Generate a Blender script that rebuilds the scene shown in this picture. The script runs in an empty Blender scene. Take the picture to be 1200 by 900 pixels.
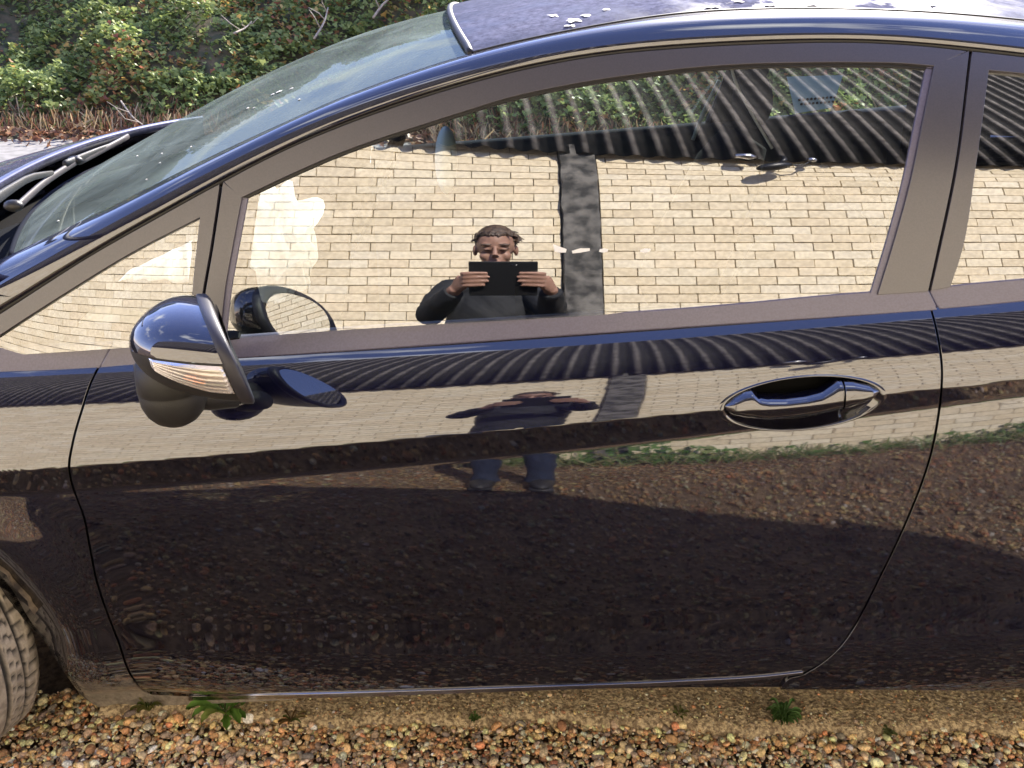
import bpy, math, random
import numpy as np
from mathutils import Matrix, Vector

SC = bpy.context.scene
COL = SC.collection
R = math.radians
rng = np.random.default_rng(7)
random.seed(7)

# ------------------------------------------------------------------ camera, sky, sun, exposure
PITCH = 24.0
CAM = np.array([0.0, -1.28, 1.42])
FPX = 1083.0                                   # focal length in photograph pixels (1200 wide)
cd = bpy.data.cameras.new('camera'); cam = bpy.data.objects.new('camera', cd); COL.objects.link(cam)
cam.location = CAM; cam.rotation_euler = (R(90 - PITCH), 0, 0)
cd.sensor_width = 36; cd.lens = 36 * FPX / 1200; cd.clip_start = 0.005; cd.clip_end = 500
SC.camera = cam

SUN_DIR = np.array([0.52, 1.37, 1.0]); SUN_DIR /= np.linalg.norm(SUN_DIR)
SUN_EL = math.asin(SUN_DIR[2]); SUN_AZ = math.atan2(SUN_DIR[0], SUN_DIR[1])
w = bpy.data.worlds.new('World'); SC.world = w; w.use_nodes = True
wt = w.node_tree; wt.nodes.clear()
N = wt.nodes.new; L = wt.links.new
wo = N('ShaderNodeOutputWorld'); bg = N('ShaderNodeBackground'); bg.inputs[1].default_value = 0.12
sky = N('ShaderNodeTexSky'); sky.sky_type = 'NISHITA'; sky.sun_disc = False
sky.sun_elevation = SUN_EL; sky.sun_rotation = SUN_AZ; sky.air_density = 1.0; sky.dust_density = 0.0; sky.ozone_density = 3.0
tc = N('ShaderNodeTexCoord'); mp = N('ShaderNodeMapping'); mp.inputs['Scale'].default_value = (1.0, 1.6, 2.6); mp.inputs['Location'].default_value = (3*3.7, 3*1.3+.4, 3*2.1)
nz = N('ShaderNodeTexNoise'); nz.inputs['Scale'].default_value = 2.3; nz.inputs['Detail'].default_value = 7; nz.inputs['Roughness'].default_value = .58
rp = N('ShaderNodeValToRGB'); rp.color_ramp.elements[0].position = .55; rp.color_ramp.elements[1].position = .70
mx = N('ShaderNodeMix'); mx.data_type = 'RGBA'; mx.inputs[7].default_value = (7.0, 7.1, 7.3, 1)
tn = N('ShaderNodeMix'); tn.data_type = 'RGBA'; tn.blend_type = 'MULTIPLY'; tn.inputs[0].default_value = 1; tn.inputs[7].default_value = (1.22, .95, 1.10, 1)
L(tc.outputs['Generated'], mp.inputs[0]); L(mp.outputs[0], nz.inputs['Vector']); L(nz.outputs['Fac'], rp.inputs[0])
L(rp.outputs[0], mx.inputs[0]); L(sky.outputs[0], tn.inputs[6]); L(tn.outputs[2], mx.inputs[6]); L(mx.outputs[2], bg.inputs[0]); L(bg.outputs[0], wo.inputs[0])

sd = bpy.data.lights.new('sun', 'SUN'); so = bpy.data.objects.new('sun', sd); COL.objects.link(so)
sd.energy = 4.0; sd.angle = R(0.53); sd.color = (1.0, .93, .83)
so.rotation_euler = Vector(SUN_DIR).to_track_quat('Z', 'Y').to_euler(); so.location = (6, 8, 9)

SC.view_settings.view_transform = 'Standard'; SC.view_settings.look = 'None'
SC.view_settings.gamma = 1; SC.view_settings.use_curve_mapping = False
SC.view_settings.exposure = 2.0
SC.cycles.max_bounces = 10; SC.cycles.diffuse_bounces = 4; SC.cycles.glossy_bounces = 6
SC.cycles.transparent_max_bounces = 12; SC.cycles.sample_clamp_indirect = 6.0
SC.cycles.blur_glossy = 0.3

# ------------------------------------------------------------------ projection helpers
cp, sp = math.cos(R(PITCH)), math.sin(R(PITCH))
FW = np.array([0, cp, -sp]); UP = np.array([0, sp, cp]); RT = np.array([1., 0, 0])
def rays(p):
    p = np.asarray(p, float)
    return FW + RT * ((p[..., 0:1] - 600) / FPX) + UP * ((450 - p[..., 1:2]) / FPX)
def atY(p, y):
    d = rays(p); t = (np.asarray(y, float) - CAM[1]) / d[..., 1]
    return CAM + d * t[..., None]
def atZ(p, z):
    d = rays(p); t = (z - CAM[2]) / d[..., 2]
    return CAM + d * t[..., None]
def proj(P):
    v = np.asarray(P, float) - CAM; dd = v @ FW
    return np.stack([600 + FPX * (v @ RT) / dd, 450 - FPX * (v @ UP) / dd], -1)
def onS(p, S, off=0.0):
    """meet the view rays of pixels p with the surface y = S(x, z) (+ off)"""
    d = rays(p); lo = np.full(d.shape[:-1], (-.7 - CAM[1])) / d[..., 1]; hi = np.full(d.shape[:-1], (1.0 - CAM[1])) / d[..., 1]
    for _ in range(38):
        m = (lo + hi) / 2; P = CAM + d * m[..., None]
        f = P[..., 1] - (S(P[..., 0], P[..., 2]) + off)
        lo = np.where(f < 0, m, lo); hi = np.where(f < 0, hi, m)
    return CAM + d * ((lo + hi) / 2)[..., None]
def nrmS(P, S, e=1e-3):
    x, z = P[..., 0], P[..., 2]
    sx = (S(x + e, z) - S(x - e, z)) / (2 * e); sz = (S(x, z + e) - S(x, z - e)) / (2 * e)
    n = np.stack([sx, -np.ones_like(sx), sz], -1)
    return n / np.linalg.norm(n, axis=-1, keepdims=True)
def resamp(pts, n, smooth=True):
    pts = np.asarray(pts, float)
    if smooth and len(pts) > 2:
        q = np.vstack([2 * pts[0] - pts[1], pts, 2 * pts[-1] - pts[-2]]); out = []
        for i in range(1, len(q) - 2):
            p0, p1, p2, p3 = q[i - 1:i + 3]
            # centripetal-ish tangents
            t = np.linspace(0, 1, 24, endpoint=False)[:, None]
            d1 = np.linalg.norm(p1 - p0) + 1e-9; d2 = np.linalg.norm(p2 - p1) + 1e-9; d3 = np.linalg.norm(p3 - p2) + 1e-9
            m1 = ((p1 - p0) / d1 * d2 + (p2 - p1) / d2 * d1) / (d1 + d2) * d2
            m2 = ((p2 - p1) / d2 * d3 + (p3 - p2) / d3 * d2) / (d2 + d3) * d2
            out.append((2*t**3-3*t**2+1)*p1 + (t**3-2*t**2+t)*m1 + (-2*t**3+3*t**2)*p2 + (t**3-t**2)*m2)
        pts = np.vstack(out + [pts[-1:]])
    s = np.r_[0, np.cumsum(np.linalg.norm(np.diff(pts, axis=0), axis=1))]
    u = np.linspace(0, s[-1], n)
    return np.stack([np.interp(u, s, pts[:, k]) for k in range(pts.shape[1])], -1)
def coons(top, right, bottom, left, nu, nv, smooth=True):
    """top: l->r, bottom: l->r, left: t->b, right: t->b ; returns (nv,nu,2)"""
    T, B = resamp(top, nu, smooth), resamp(bottom, nu, smooth); Lf, Rt = resamp(left, nv, smooth), resamp(right, nv, smooth)
    u = np.linspace(0, 1, nu)[None, :, None]; v = np.linspace(0, 1, nv)[:, None, None]
    return (1-v)*T[None] + v*B[None] + (1-u)*Lf[:, None] + u*Rt[:, None] \
        - ((1-u)*(1-v)*T[0] + u*(1-v)*T[-1] + (1-u)*v*B[0] + u*v*B[-1])

# ------------------------------------------------------------------ object helpers
def build(name, V, F, mat, parent=None, smooth=True, normals=None, col=None, kind=None, label=None):
    me = bpy.data.meshes.new(name)
    V = np.asarray(V, float).reshape(-1, 3)
    if isinstance(F, np.ndarray):
        k = F.shape[1]; n = len(F)
        me.vertices.add(len(V)); me.vertices.foreach_set('co', V.ravel())
        me.loops.add(n * k); me.loops.foreach_set('vertex_index', F.ravel().astype(np.int32))
        me.polygons.add(n); me.polygons.foreach_set('loop_start', np.arange(0, n * k, k, dtype=np.int32))
        me.update(calc_edges=True)
    else:
        me.from_pydata(V.tolist(), [], [list(map(int, f)) for f in F])
    me.validate()
    if smooth: me.polygons.foreach_set('use_smooth', np.ones(len(me.polygons), bool))
    if col is not None:
        a = me.color_attributes.new('tint', 'FLOAT_COLOR', 'POINT')
        c = np.ones((len(V), 4)); c[:, :3] = col; a.data.foreach_set('color', c.ravel())
    if normals is not None:
        me.normals_split_custom_set_from_vertices(np.asarray(normals).tolist())
    if mat: me.materials.append(mat)
    o = bpy.data.objects.new(name, me); COL.objects.link(o)
    attach(o, parent)
    if kind: o['kind'] = kind
    if label: o['label'] = label
    return o
def attach(o, parent):
    if parent is not None:
        o.parent = parent
        if parent.type == 'EMPTY': o.matrix_parent_inverse = Matrix.Translation(parent.location).inverted()
def thing(name, loc, label, cat, group=None):
    o = bpy.data.objects.new(name, None); COL.objects.link(o); o.location = loc; o.empty_display_size = .1
    return tag(o, label, cat, group)
def tag(o, label, cat, group=None):
    o['label'] = label; o['category'] = cat
    if group: o['group'] = group
    return o
def gridfaces(nv, nu, flip=False, base=0):
    i = np.arange(nv - 1)[:, None] * nu + np.arange(nu - 1)[None]
    f = np.stack([i, i + nu, i + nu + 1, i + 1], -1).reshape(-1, 4) + base
    return f[:, ::-1] if flip else f
class Bag:
    """collects pieces of one mesh"""
    def __init__(s): s.V = []; s.F = []; s.C = []; s.n = 0
    def add(s, V, F, c=None):
        V = np.asarray(V, float).reshape(-1, 3); s.V.append(V)
        s.F += [tuple(int(i) + s.n for i in f) for f in F]; s.n += len(V)
        s.C.append(np.tile(np.asarray(c if c is not None else (1, 1, 1), float), (len(V), 1)) if np.ndim(c) < 2 else c)
    def box(s, c, h, rot=None, col=None):
        v = np.array([[x, y, z] for x in (-1, 1) for y in (-1, 1) for z in (-1, 1)], float) * np.asarray(h)
        if rot is not None: v = v @ np.asarray(rot).T
        s.add(v + np.asarray(c), [(0,1,3,2),(4,6,7,5),(0,4,5,1),(2,3,7,6),(0,2,6,4),(1,5,7,3)], col)
    def tube(s, P, r, n=10, sq=(1, 1), upv=(0, 0, 1), cap=True, col=None):
        P = np.asarray(P, float); m = len(P); r = np.broadcast_to(np.asarray(r, float), (m,)) if np.ndim(r) < 2 else np.asarray(r, float)
        T = np.gradient(P, axis=0); T /= np.linalg.norm(T, axis=1, keepdims=True) + 1e-12
        rr = []; a = np.linspace(0, 2*math.pi, n, endpoint=False)
        for i in range(m):
            u = np.asarray(upv, float); u = u - T[i] * (u @ T[i])
            if np.linalg.norm(u) < 1e-3: u = np.array([1., .1, 0]); u = u - T[i] * (u @ T[i])
            u /= np.linalg.norm(u); v = np.cross(T[i], u)
            ra, rb = (r[i] * sq[0], r[i] * sq[1]) if np.ndim(r) < 2 else r[i]
            rr.append(P[i] + np.cos(a)[:, None] * u * ra + np.sin(a)[:, None] * v * rb)
        V = np.vstack(rr); F = [tuple(x) for x in np.vstack([
            [[i*n+j, i*n+(j+1) % n, (i+1)*n+(j+1) % n, (i+1)*n+j] for j in range(n)] for i in range(m-1)])]
        if cap: F += [tuple(range(n))[::-1], tuple((m-1)*n + j for j in range(n))]
        s.add(V, F, col)
    def ellipsoid(s, c, r, n=16, m=10, rot=None, col=None, f=None):
        th = np.linspace(0, math.pi, m+1)[1:-1]; ph = np.linspace(0, 2*math.pi, n, endpoint=False)
        D = np.stack([np.outer(np.sin(th), np.cos(ph)), np.outer(np.sin(th), np.sin(ph)), np.outer(np.cos(th), np.ones(n))], -1).reshape(-1, 3)
        D = np.vstack([[0, 0, 1], D, [0, 0, -1]]); V = D * np.asarray(r)
        if f is not None: V = f(D, V)
        if rot is not None: V = V @ np.asarray(rot).T
        F = [(0, 1+j, 1+(j+1) % n) for j in range(n)]
        for i in range(m-2): F += [(1+i*n+j, 1+(i+1)*n+j, 1+(i+1)*n+(j+1) % n, 1+i*n+(j+1) % n) for j in range(n)]
        k = len(V)-1; b = 1+(m-2)*n
        F += [(k, b+(j+1) % n, b+j) for j in range(n)]
        s.add(V + np.asarray(c), F, col)
    def make(s, name, mat, parent=None, smooth=True, color=False, **k):
        return build(name, np.vstack(s.V), s.F, mat, parent, smooth, col=np.vstack(s.C) if color else None, **k)
def mirY(V): V = np.array(V, float); V[..., 1] = 2 * YC - V[..., 1]; return V
def remesh(o, voxel, smooth_it=4):
    m = o.modifiers.new('r', 'REMESH'); m.mode = 'VOXEL'; m.voxel_size = voxel
    s_ = o.modifiers.new('s', 'SMOOTH'); s_.iterations = smooth_it; s_.factor = .5
    dg = bpy.context.evaluated_depsgraph_get(); dg.update()
    me = bpy.data.meshes.new_from_object(o.evaluated_get(dg)); o.modifiers.clear()
    mats = list(o.data.materials); o.data = me
    if not me.materials:
        for x in mats: me.materials.append(x)
    me.polygons.foreach_set('use_smooth', np.ones(len(me.polygons), bool))
    return o

# ------------------------------------------------------------------ materials
def mat(name, base=(.5, .5, .5), rough=.5, ior=1.5, metal=0., var=0., vscale=30., col2=None, bump=0., bscale=60., attr=False,
        coat=0., lo=.4, hi=.6, detail=4., spec=.5):
    m = bpy.data.materials.new(name); m.use_nodes = True; t = m.node_tree; b = t.nodes['Principled BSDF']
    b.inputs['Base Color'].default_value = (*base, 1); b.inputs['Roughness'].default_value = rough
    b.inputs['IOR'].default_value = ior; b.inputs['Metallic'].default_value = metal; b.inputs['Coat Weight'].default_value = coat
    b.inputs['Coat Roughness'].default_value = .03; b.inputs['Specular IOR Level'].default_value = spec
    n = t.nodes.new; l = t.links.new
    geo = n('ShaderNodeNewGeometry'); src = None
    if attr:
        a = n('ShaderNodeAttribute'); a.attribute_name = 'tint'; src = a.outputs['Color']
    if col2 is not None or var:
        z = n('ShaderNodeTexNoise'); z.inputs['Scale'].default_value = vscale; z.inputs['Detail'].default_value = detail
        l(geo.outputs['Position'], z.inputs['Vector'])
        r = n('ShaderNodeMapRange'); r.inputs[1].default_value = lo; r.inputs[2].default_value = hi; l(z.outputs['Fac'], r.inputs[0])
        mxx = n('ShaderNodeMix'); mxx.data_type = 'RGBA'; l(r.outputs[0], mxx.inputs[0])
        if col2 is not None:
            if src: l(src, mxx.inputs[6])
            else: mxx.inputs[6].default_value = (*base, 1)
            mxx.inputs[7].default_value = (*col2, 1)
        else:
            mxx.blend_type = 'MULTIPLY'; mxx.inputs[0].default_value = 1
            t.links.remove(mxx.inputs[0].links[0])
            r.inputs[3].default_value = 1 - var; r.inputs[4].default_value = 1 + var
            if src: l(src, mxx.inputs[6])
            else: mxx.inputs[6].default_value = (*base, 1)
            l(r.outputs[0], mxx.inputs[7])
        src = mxx.outputs[2]
    if src: l(src, b.inputs['Base Color'])
    if bump:
        z2 = n('ShaderNodeTexNoise'); z2.inputs['Scale'].default_value = bscale; z2.inputs['Detail'].default_value = 5
        l(geo.outputs['Position'], z2.inputs['Vector'])
        bp = n('ShaderNodeBump'); bp.inputs['Strength'].default_value = bump; bp.inputs['Distance'].default_value = .004
        l(z2.outputs['Fac'], bp.inputs['Height']); l(bp.outputs[0], b.inputs['Normal'])
    return m

def paint_mat(name, dust=0.02, coat_ior=2.28, coat_w=1., grime=False, dustcol=(.30, .26, .22)):
    """deep blue-black car lacquer with a film of road dust"""
    m = bpy.data.materials.new(name); m.use_nodes = True; t = m.node_tree; b = t.nodes['Principled BSDF']
    n = t.nodes.new; l = t.links.new
    b.inputs['Base Color'].default_value = (.0038, .0042, .020, 1); b.inputs['Roughness'].default_value = .42; b.inputs['Metallic'].default_value = 1
    b.inputs['Coat Weight'].default_value = coat_w; b.inputs['Coat IOR'].default_value = coat_ior; b.inputs['Coat Roughness'].default_value = .03
    geo = n('ShaderNodeNewGeometry')
    z = n('ShaderNodeTexNoise'); z.inputs['Scale'].default_value = 7; z.inputs['Detail'].default_value = 8; z.inputs['Roughness'].default_value = .7
    l(geo.outputs['Position'], z.inputs['Vector'])
    mr = n('ShaderNodeMapRange'); mr.inputs[1].default_value = .35; mr.inputs[2].default_value = .75
    mr.inputs[3].default_value = dust * .3; mr.inputs[4].default_value = dust * 1.7; l(z.outputs['Fac'], mr.inputs[0])
    # small specks
    v = n('ShaderNodeTexVoronoi'); v.inputs['Scale'].default_value = 85; l(geo.outputs['Position'], v.inputs['Vector'])
    sp_ = n('ShaderNodeMapRange'); sp_.inputs[1].default_value = .10; sp_.inputs[2].default_value = .04; sp_.inputs[3].default_value = 0; sp_.inputs[4].default_value = .35
    l(v.outputs['Distance'], sp_.inputs[0])
    z3 = n('ShaderNodeTexNoise'); z3.inputs['Scale'].default_value = 9; l(geo.outputs['Position'], z3.inputs['Vector'])
    g3 = n('ShaderNodeMapRange'); g3.inputs[1].default_value = .58; g3.inputs[2].default_value = .7; l(z3.outputs['Fac'], g3.inputs[0])
    mu = n('ShaderNodeMath'); mu.operation = 'MULTIPLY'; l(sp_.outputs[0], mu.inputs[0]); l(g3.outputs[0], mu.inputs[1])
    ad = n('ShaderNodeMath'); ad.operation = 'ADD'; ad.use_clamp = True; l(mr.outputs[0], ad.inputs[0]); l(mu.outputs[0], ad.inputs[1])
    fac = ad.outputs[0]
    if grime:                                   # thrown-up mud along the bottom of the panel
        sep = n('ShaderNodeSeparateXYZ'); l(geo.outputs['Position'], sep.inputs[0])
        zz = n('ShaderNodeTexNoise'); zz.inputs['Scale'].default_value = 26; zz.inputs['Detail'].default_value = 8; zz.inputs['Roughness'].default_value = .75
        l(geo.outputs['Position'], zz.inputs['Vector'])
        am = n('ShaderNodeMath'); am.operation = 'MULTIPLY_ADD'; am.inputs[1].default_value = -.30; l(zz.outputs['Fac'], am.inputs[0]); l(sep.outputs['Z'], am.inputs[2])
        gr = n('ShaderNodeMapRange'); gr.inputs[1].default_value = grime - .05; gr.inputs[2].default_value = grime + .04; gr.inputs[3].default_value = .75; gr.inputs[4].default_value = 0
        l(am.outputs[0], gr.inputs[0])
        a2 = n('ShaderNodeMath'); a2.operation = 'ADD'; a2.use_clamp = True; l(fac, a2.inputs[0]); l(gr.outputs[0], a2.inputs[1]); fac = a2.outputs[0]
    # fine wash scratches
    zb = n('ShaderNodeTexNoise'); zb.inputs['Scale'].default_value = 55; zb.inputs['Detail'].default_value = 3; l(geo.outputs['Position'], zb.inputs['Vector'])
    bp = n('ShaderNodeBump'); bp.inputs['Strength'].default_value = .008; bp.inputs['Distance'].default_value = .002; l(zb.outputs['Fac'], bp.inputs['Height'])
    l(bp.outputs[0], b.inputs['Coat Normal'])
    df = n('ShaderNodeBsdfDiffuse'); zc_ = n('ShaderNodeTexNoise'); zc_.inputs['Scale'].default_value = 70; zc_.inputs['Detail'].default_value = 9; zc_.inputs['Roughness'].default_value = .75
    l(geo.outputs['Position'], zc_.inputs['Vector']); cr_ = n('ShaderNodeValToRGB'); cr_.color_ramp.elements[0].position = .36; cr_.color_ramp.elements[1].position = .64
    cr_.color_ramp.elements[0].color = (*[.6 * q for q in dustcol], 1); cr_.color_ramp.elements[1].color = (*[1.3 * q for q in dustcol], 1)
    l(zc_.outputs['Fac'], cr_.inputs[0]); l(cr_.outputs[0], df.inputs['Color'])
    ms = n('ShaderNodeMixShader'); l(fac, ms.inputs[0]); l(b.outputs[0], ms.inputs[1]); l(df.outputs[0], ms.inputs[2])
    l(ms.outputs[0], t.nodes['Material Output'].inputs[0])
    return m

def glass_mat(name, refl=.38, top=1., tint=(.8, .88, .86), film=0., filmcol=(.35, .42, .40), fscale=5., gcol=(1, 1, 1)):
    m = bpy.data.materials.new(name); m.use_nodes = True; t = m.node_tree; t.nodes.remove(t.nodes['Principled BSDF'])
    n = t.nodes.new; l = t.links.new
    tr = n('ShaderNodeBsdfTransparent'); tr.inputs[0].default_value = (*tint, 1)
    gl = n('ShaderNodeBsdfGlossy'); gl.inputs['Roughness'].default_value = .0; gl.inputs['Color'].default_value = (*gcol, 1)
    fr = n('ShaderNodeFresnel'); fr.inputs[0].default_value = 1.5
    mr = n('ShaderNodeMapRange'); mr.inputs[1].default_value = .04; mr.inputs[2].default_value = 1; mr.inputs[3].default_value = refl; mr.inputs[4].default_value = top
    l(fr.outputs[0], mr.inputs[0])
    ms = n('ShaderNodeMixShader'); l(mr.outputs[0], ms.inputs[0]); l(tr.outputs[0], ms.inputs[1]); l(gl.outputs[0], ms.inputs[2])
    out = ms.outputs[0]
    geo = n('ShaderNodeNewGeometry')
    z = n('ShaderNodeTexNoise'); z.inputs['Scale'].default_value = fscale; z.inputs['Detail'].default_value = 7; z.inputs['Roughness'].default_value = .65; z.inputs['Distortion'].default_value = .6
    l(geo.outputs['Position'], z.inputs['Vector'])
    m2 = n('ShaderNodeMapRange'); m2.inputs[1].default_value = .4; m2.inputs[2].default_value = .75; m2.inputs[3].default_value = film * .5; m2.inputs[4].default_value = film * 1.6
    l(z.outputs['Fac'], m2.inputs[0])
    v = n('ShaderNodeTexVoronoi'); v.inputs['Scale'].default_value = 70; l(geo.outputs['Position'], v.inputs['Vector'])
    s2 = n('ShaderNodeMapRange'); s2.inputs[1].default_value = .09; s2.inputs[2].default_value = .03; s2.inputs[3].default_value = 0; s2.inputs[4].default_value = min(.5, film * 2.2)
    l(v.outputs['Distance'], s2.inputs[0])
    z3 = n('ShaderNodeTexNoise'); z3.inputs['Scale'].default_value = 6; l(geo.outputs['Position'], z3.inputs['Vector'])
    g3 = n('ShaderNodeMapRange'); g3.inputs[1].default_value = .56; g3.inputs[2].default_value = .68; l(z3.outputs['Fac'], g3.inputs[0])
    mu = n('ShaderNodeMath'); mu.operation = 'MULTIPLY'; l(s2.outputs[0], mu.inputs[0]); l(g3.outputs[0], mu.inputs[1])
    ad = n('ShaderNodeMath'); ad.operation = 'ADD'; ad.use_clamp = True; l(m2.outputs[0], ad.inputs[0]); l(mu.outputs[0], ad.inputs[1])
    df = n('ShaderNodeBsdfDiffuse'); df.inputs[0].default_value = (*filmcol, 1)
    m3 = n('ShaderNodeMixShader'); l(ad.outputs[0], m3.inputs[0]); l(out, m3.inputs[1]); l(df.outputs[0], m3.inputs[2]); out = m3.outputs[0]
    l(out, t.nodes['Material Output'].inputs[0])
    return m

def leaf_mat(name, trans=.35):
    m = bpy.data.materials.new(name); m.use_nodes = True; t = m.node_tree; t.nodes.remove(t.nodes['Principled BSDF'])
    n = t.nodes.new; l = t.links.new
    a = n('ShaderNodeAttribute'); a.attribute_name = 'tint'
    d = n('ShaderNodeBsdfDiffuse'); tl = n('ShaderNodeBsdfTranslucent'); g = n('ShaderNodeBsdfGlossy'); g.inputs['Roughness'].default_value = .35
    l(a.outputs[0], d.inputs[0]); l(a.outputs[0], tl.inputs[0]); g.inputs[0].default_value = (1, 1, 1, 1)
    m1 = n('ShaderNodeMixShader'); m1.inputs[0].default_value = trans; l(d.outputs[0], m1.inputs[1]); l(tl.outputs[0], m1.inputs[2])
    m2 = n('ShaderNodeMixShader'); m2.inputs[0].default_value = .012; l(m1.outputs[0], m2.inputs[1]); l(g.outputs[0], m2.inputs[2])
    l(m2.outputs[0], t.nodes['Material Output'].inputs[0])
    return m

M = dict(
    paint=paint_mat('car_paint', .012), paint_low=paint_mat('car_paint_grimy', .018, grime=.045),
    paint_bonnet=paint_mat('car_paint_filmed', .30, 1.6, dustcol=(.15, .15, .24)), paint_roof=paint_mat('car_paint_dusty', .86, 1.3, .15, dustcol=(.145, .148, .205)),
    glass=glass_mat('side_glass', .29, tint=(.90, .96, .94), film=.005), screen=glass_mat('windscreen_glass', .06, .22, tint=(.85, .92, .90), film=.42, filmcol=(.25, .30, .272), fscale=5, gcol=(.78, .84, .70)),
    farglass=glass_mat('far_glass', .05, tint=(.92, .98, .95), film=.002),
    trim=mat('satin_trim', (.047, .042, .053), .33, 1.9, var=.12, vscale=400), belt=mat('belt_trim', (.098, .088, .142), .40, 1.8, var=.1, vscale=300),
    matte=mat('dull_trim', (.012, .014, .022), .9, spec=.05), rubber=mat('black_rubber', (.012, .011, .011), .5), black=mat('black_inner', (.005, .005, .005), .9, spec=.1),
    plastic=mat('black_plastic', (.022, .021, .021), .42, bump=.25, bscale=900), rim_plastic=mat('grey_plastic', (.030, .028, .036), .42, 1.5, bump=.15, bscale=900),
    interior=mat('interior_plastic', (.012, .013, .015), .9, spec=.04), cloth=mat('seat_cloth', (.010, .011, .013), .95, spec=.02), beltm=mat('seat_belt', (.70, .70, .72), .6),
    airbag=None, door_card=mat('door_card', (.022, .030, .048), .9, spec=.05), pale=mat('pale_trim', (.34, .44, .50), .6),
    mirror=mat('mirror_silver', (.85, .87, .88), .0, metal=1.), chrome=mat('dull_bright_strip', (.35, .34, .35), .22, metal=1.),
    lens=glass_mat('indicator_lens', .25, tint=(.95, .92, .88), film=.30, filmcol=(.82, .77, .76), fscale=30), amber=mat('amber_bulb', (.85, .22, .04), .25),
    reflector=mat('reflector', (.85, .82, .78), .18, metal=1.),
    tyre=mat('tyre', (.36, .31, .25), .85, attr=True, var=.22, vscale=50, bump=.3, bscale=250), alloy=mat('wheel_alloy', (.4, .4, .4), .35, metal=1.),
    liner=mat('arch_liner', (.06, .045, .032), .95, col2=(.24, .18, .11), vscale=45, bump=.8, bscale=70),
    mortar=mat('mortar', (.20, .165, .125), .95, var=.3, vscale=60, bump=.5, bscale=120),
    brick=mat('cream_brick', (.6, .53, .40), .9, attr=True, var=.10, vscale=35, bump=.35, bscale=160),
    pillar=mat('stained_concrete', (.16, .15, .135), .95, col2=(.035, .034, .032), vscale=11, lo=.38, hi=.62, bump=.6, bscale=60, detail=9),
    cladding=mat('fibre_cement', (.17, .15, .135), .9, attr=True, var=.35, vscale=9, bump=.3, bscale=120, detail=8),
    pebble=mat('pebble', (.3, .2, .1), .8, attr=True, var=.28, vscale=220, bump=.2, bscale=300),
    soil=mat('gravel_base', (.17, .115, .068), .95, col2=(.075, .05, .032), vscale=60, bump=.8, bscale=90),
    slab=mat('slab_concrete', (.62, .49, .31), .92, col2=(.24, .175, .11), vscale=120, lo=.40, hi=.58, bump=2.0, bscale=140, detail=10),
    yard=mat('yard_concrete', (.20, .19, .18), .92, var=.18, vscale=9, bump=.4, bscale=80),
    bank=mat('bank_soil', (.11, .085, .045), .95, col2=(.05, .055, .025), vscale=8, bump=.8, bscale=30),
    leaf=leaf_mat('ivy_leaf'), straw=leaf_mat('dry_stem', .2), twig=mat('bare_twig', (.36, .30, .23), .85, var=.2, vscale=60),
    skin=mat('skin', (.55, .32, .22), .55, attr=True, var=.06, vscale=90), hair=mat('hair', (.040, .024, .015), .45, col2=(.10, .062, .038), vscale=70, bump=.7, bscale=220),
    jacket=mat('jacket', (.007, .008, .011), .8, bump=.3, bscale=60), jeans=mat('jeans', (.011, .018, .040), .9, bump=.3, bscale=300, var=.2, vscale=40),
    shoe=mat('shoe', (.02, .02, .022), .6), tablet=mat('tablet_case', (.006, .006, .007), .45),
    lamp=mat('lamp_black', (.012, .012, .013), .4), steel=mat('steel', (.55, .55, .56), .3, metal=1.), white=mat('white_residue', (.85, .85, .83), .6),
    dropping=mat('bird_dropping', (.80, .78, .72), .8), weed=leaf_mat('weed_leaf', .3), wood=mat('bark', (.12, .09, .06), .9, bump=.6, bscale=60),
)

_m = leaf_mat('airbag_cloth', .8); M['airbag'] = _m
for _n in list(_m.node_tree.nodes):
    if _n.type in ('BSDF_DIFFUSE', 'BSDF_TRANSLUCENT'):
        for _l in list(_n.inputs[0].links): _m.node_tree.links.remove(_l)
        _n.inputs[0].default_value = (.92, .92, .90, 1)
# ------------------------------------------------------------------ the car's surfaces: y = S(x, z)
YC = 0.84                                      # centre line of the car
def polyX(pts, y, deg=2):
    P = atY(np.array(pts, float), y); c = np.polyfit(P[:, 0], P[:, 2], deg); d = np.polyder(c)
    def f(x):
        xc = np.clip(x, -1.0, 1.15); return np.polyval(c, xc) + np.polyval(d, xc) * (x - xc)
    return f
z_crease = polyX([(0, 562), (80, 555), (200, 541), (400, 523), (533, 510), (667, 497), (800, 485), (1027, 467), (1103, 460), (1200, 452)], 0.0)
z_band = polyX([(0, 590), (80, 585), (200, 574), (400, 556), (513, 545), (600, 537), (733, 517), (870, 502), (1017, 488), (1103, 481), (1200, 473)], 0.0)
z_belt = polyX([(0, 437), (115, 431), (157, 427), (290, 417), (400, 410), (800, 381), (1090, 361), (1200, 351)], 0.078)
z_sill = polyX([(220, 816), (600, 806), (940, 791)], 0.03, 1)

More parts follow.
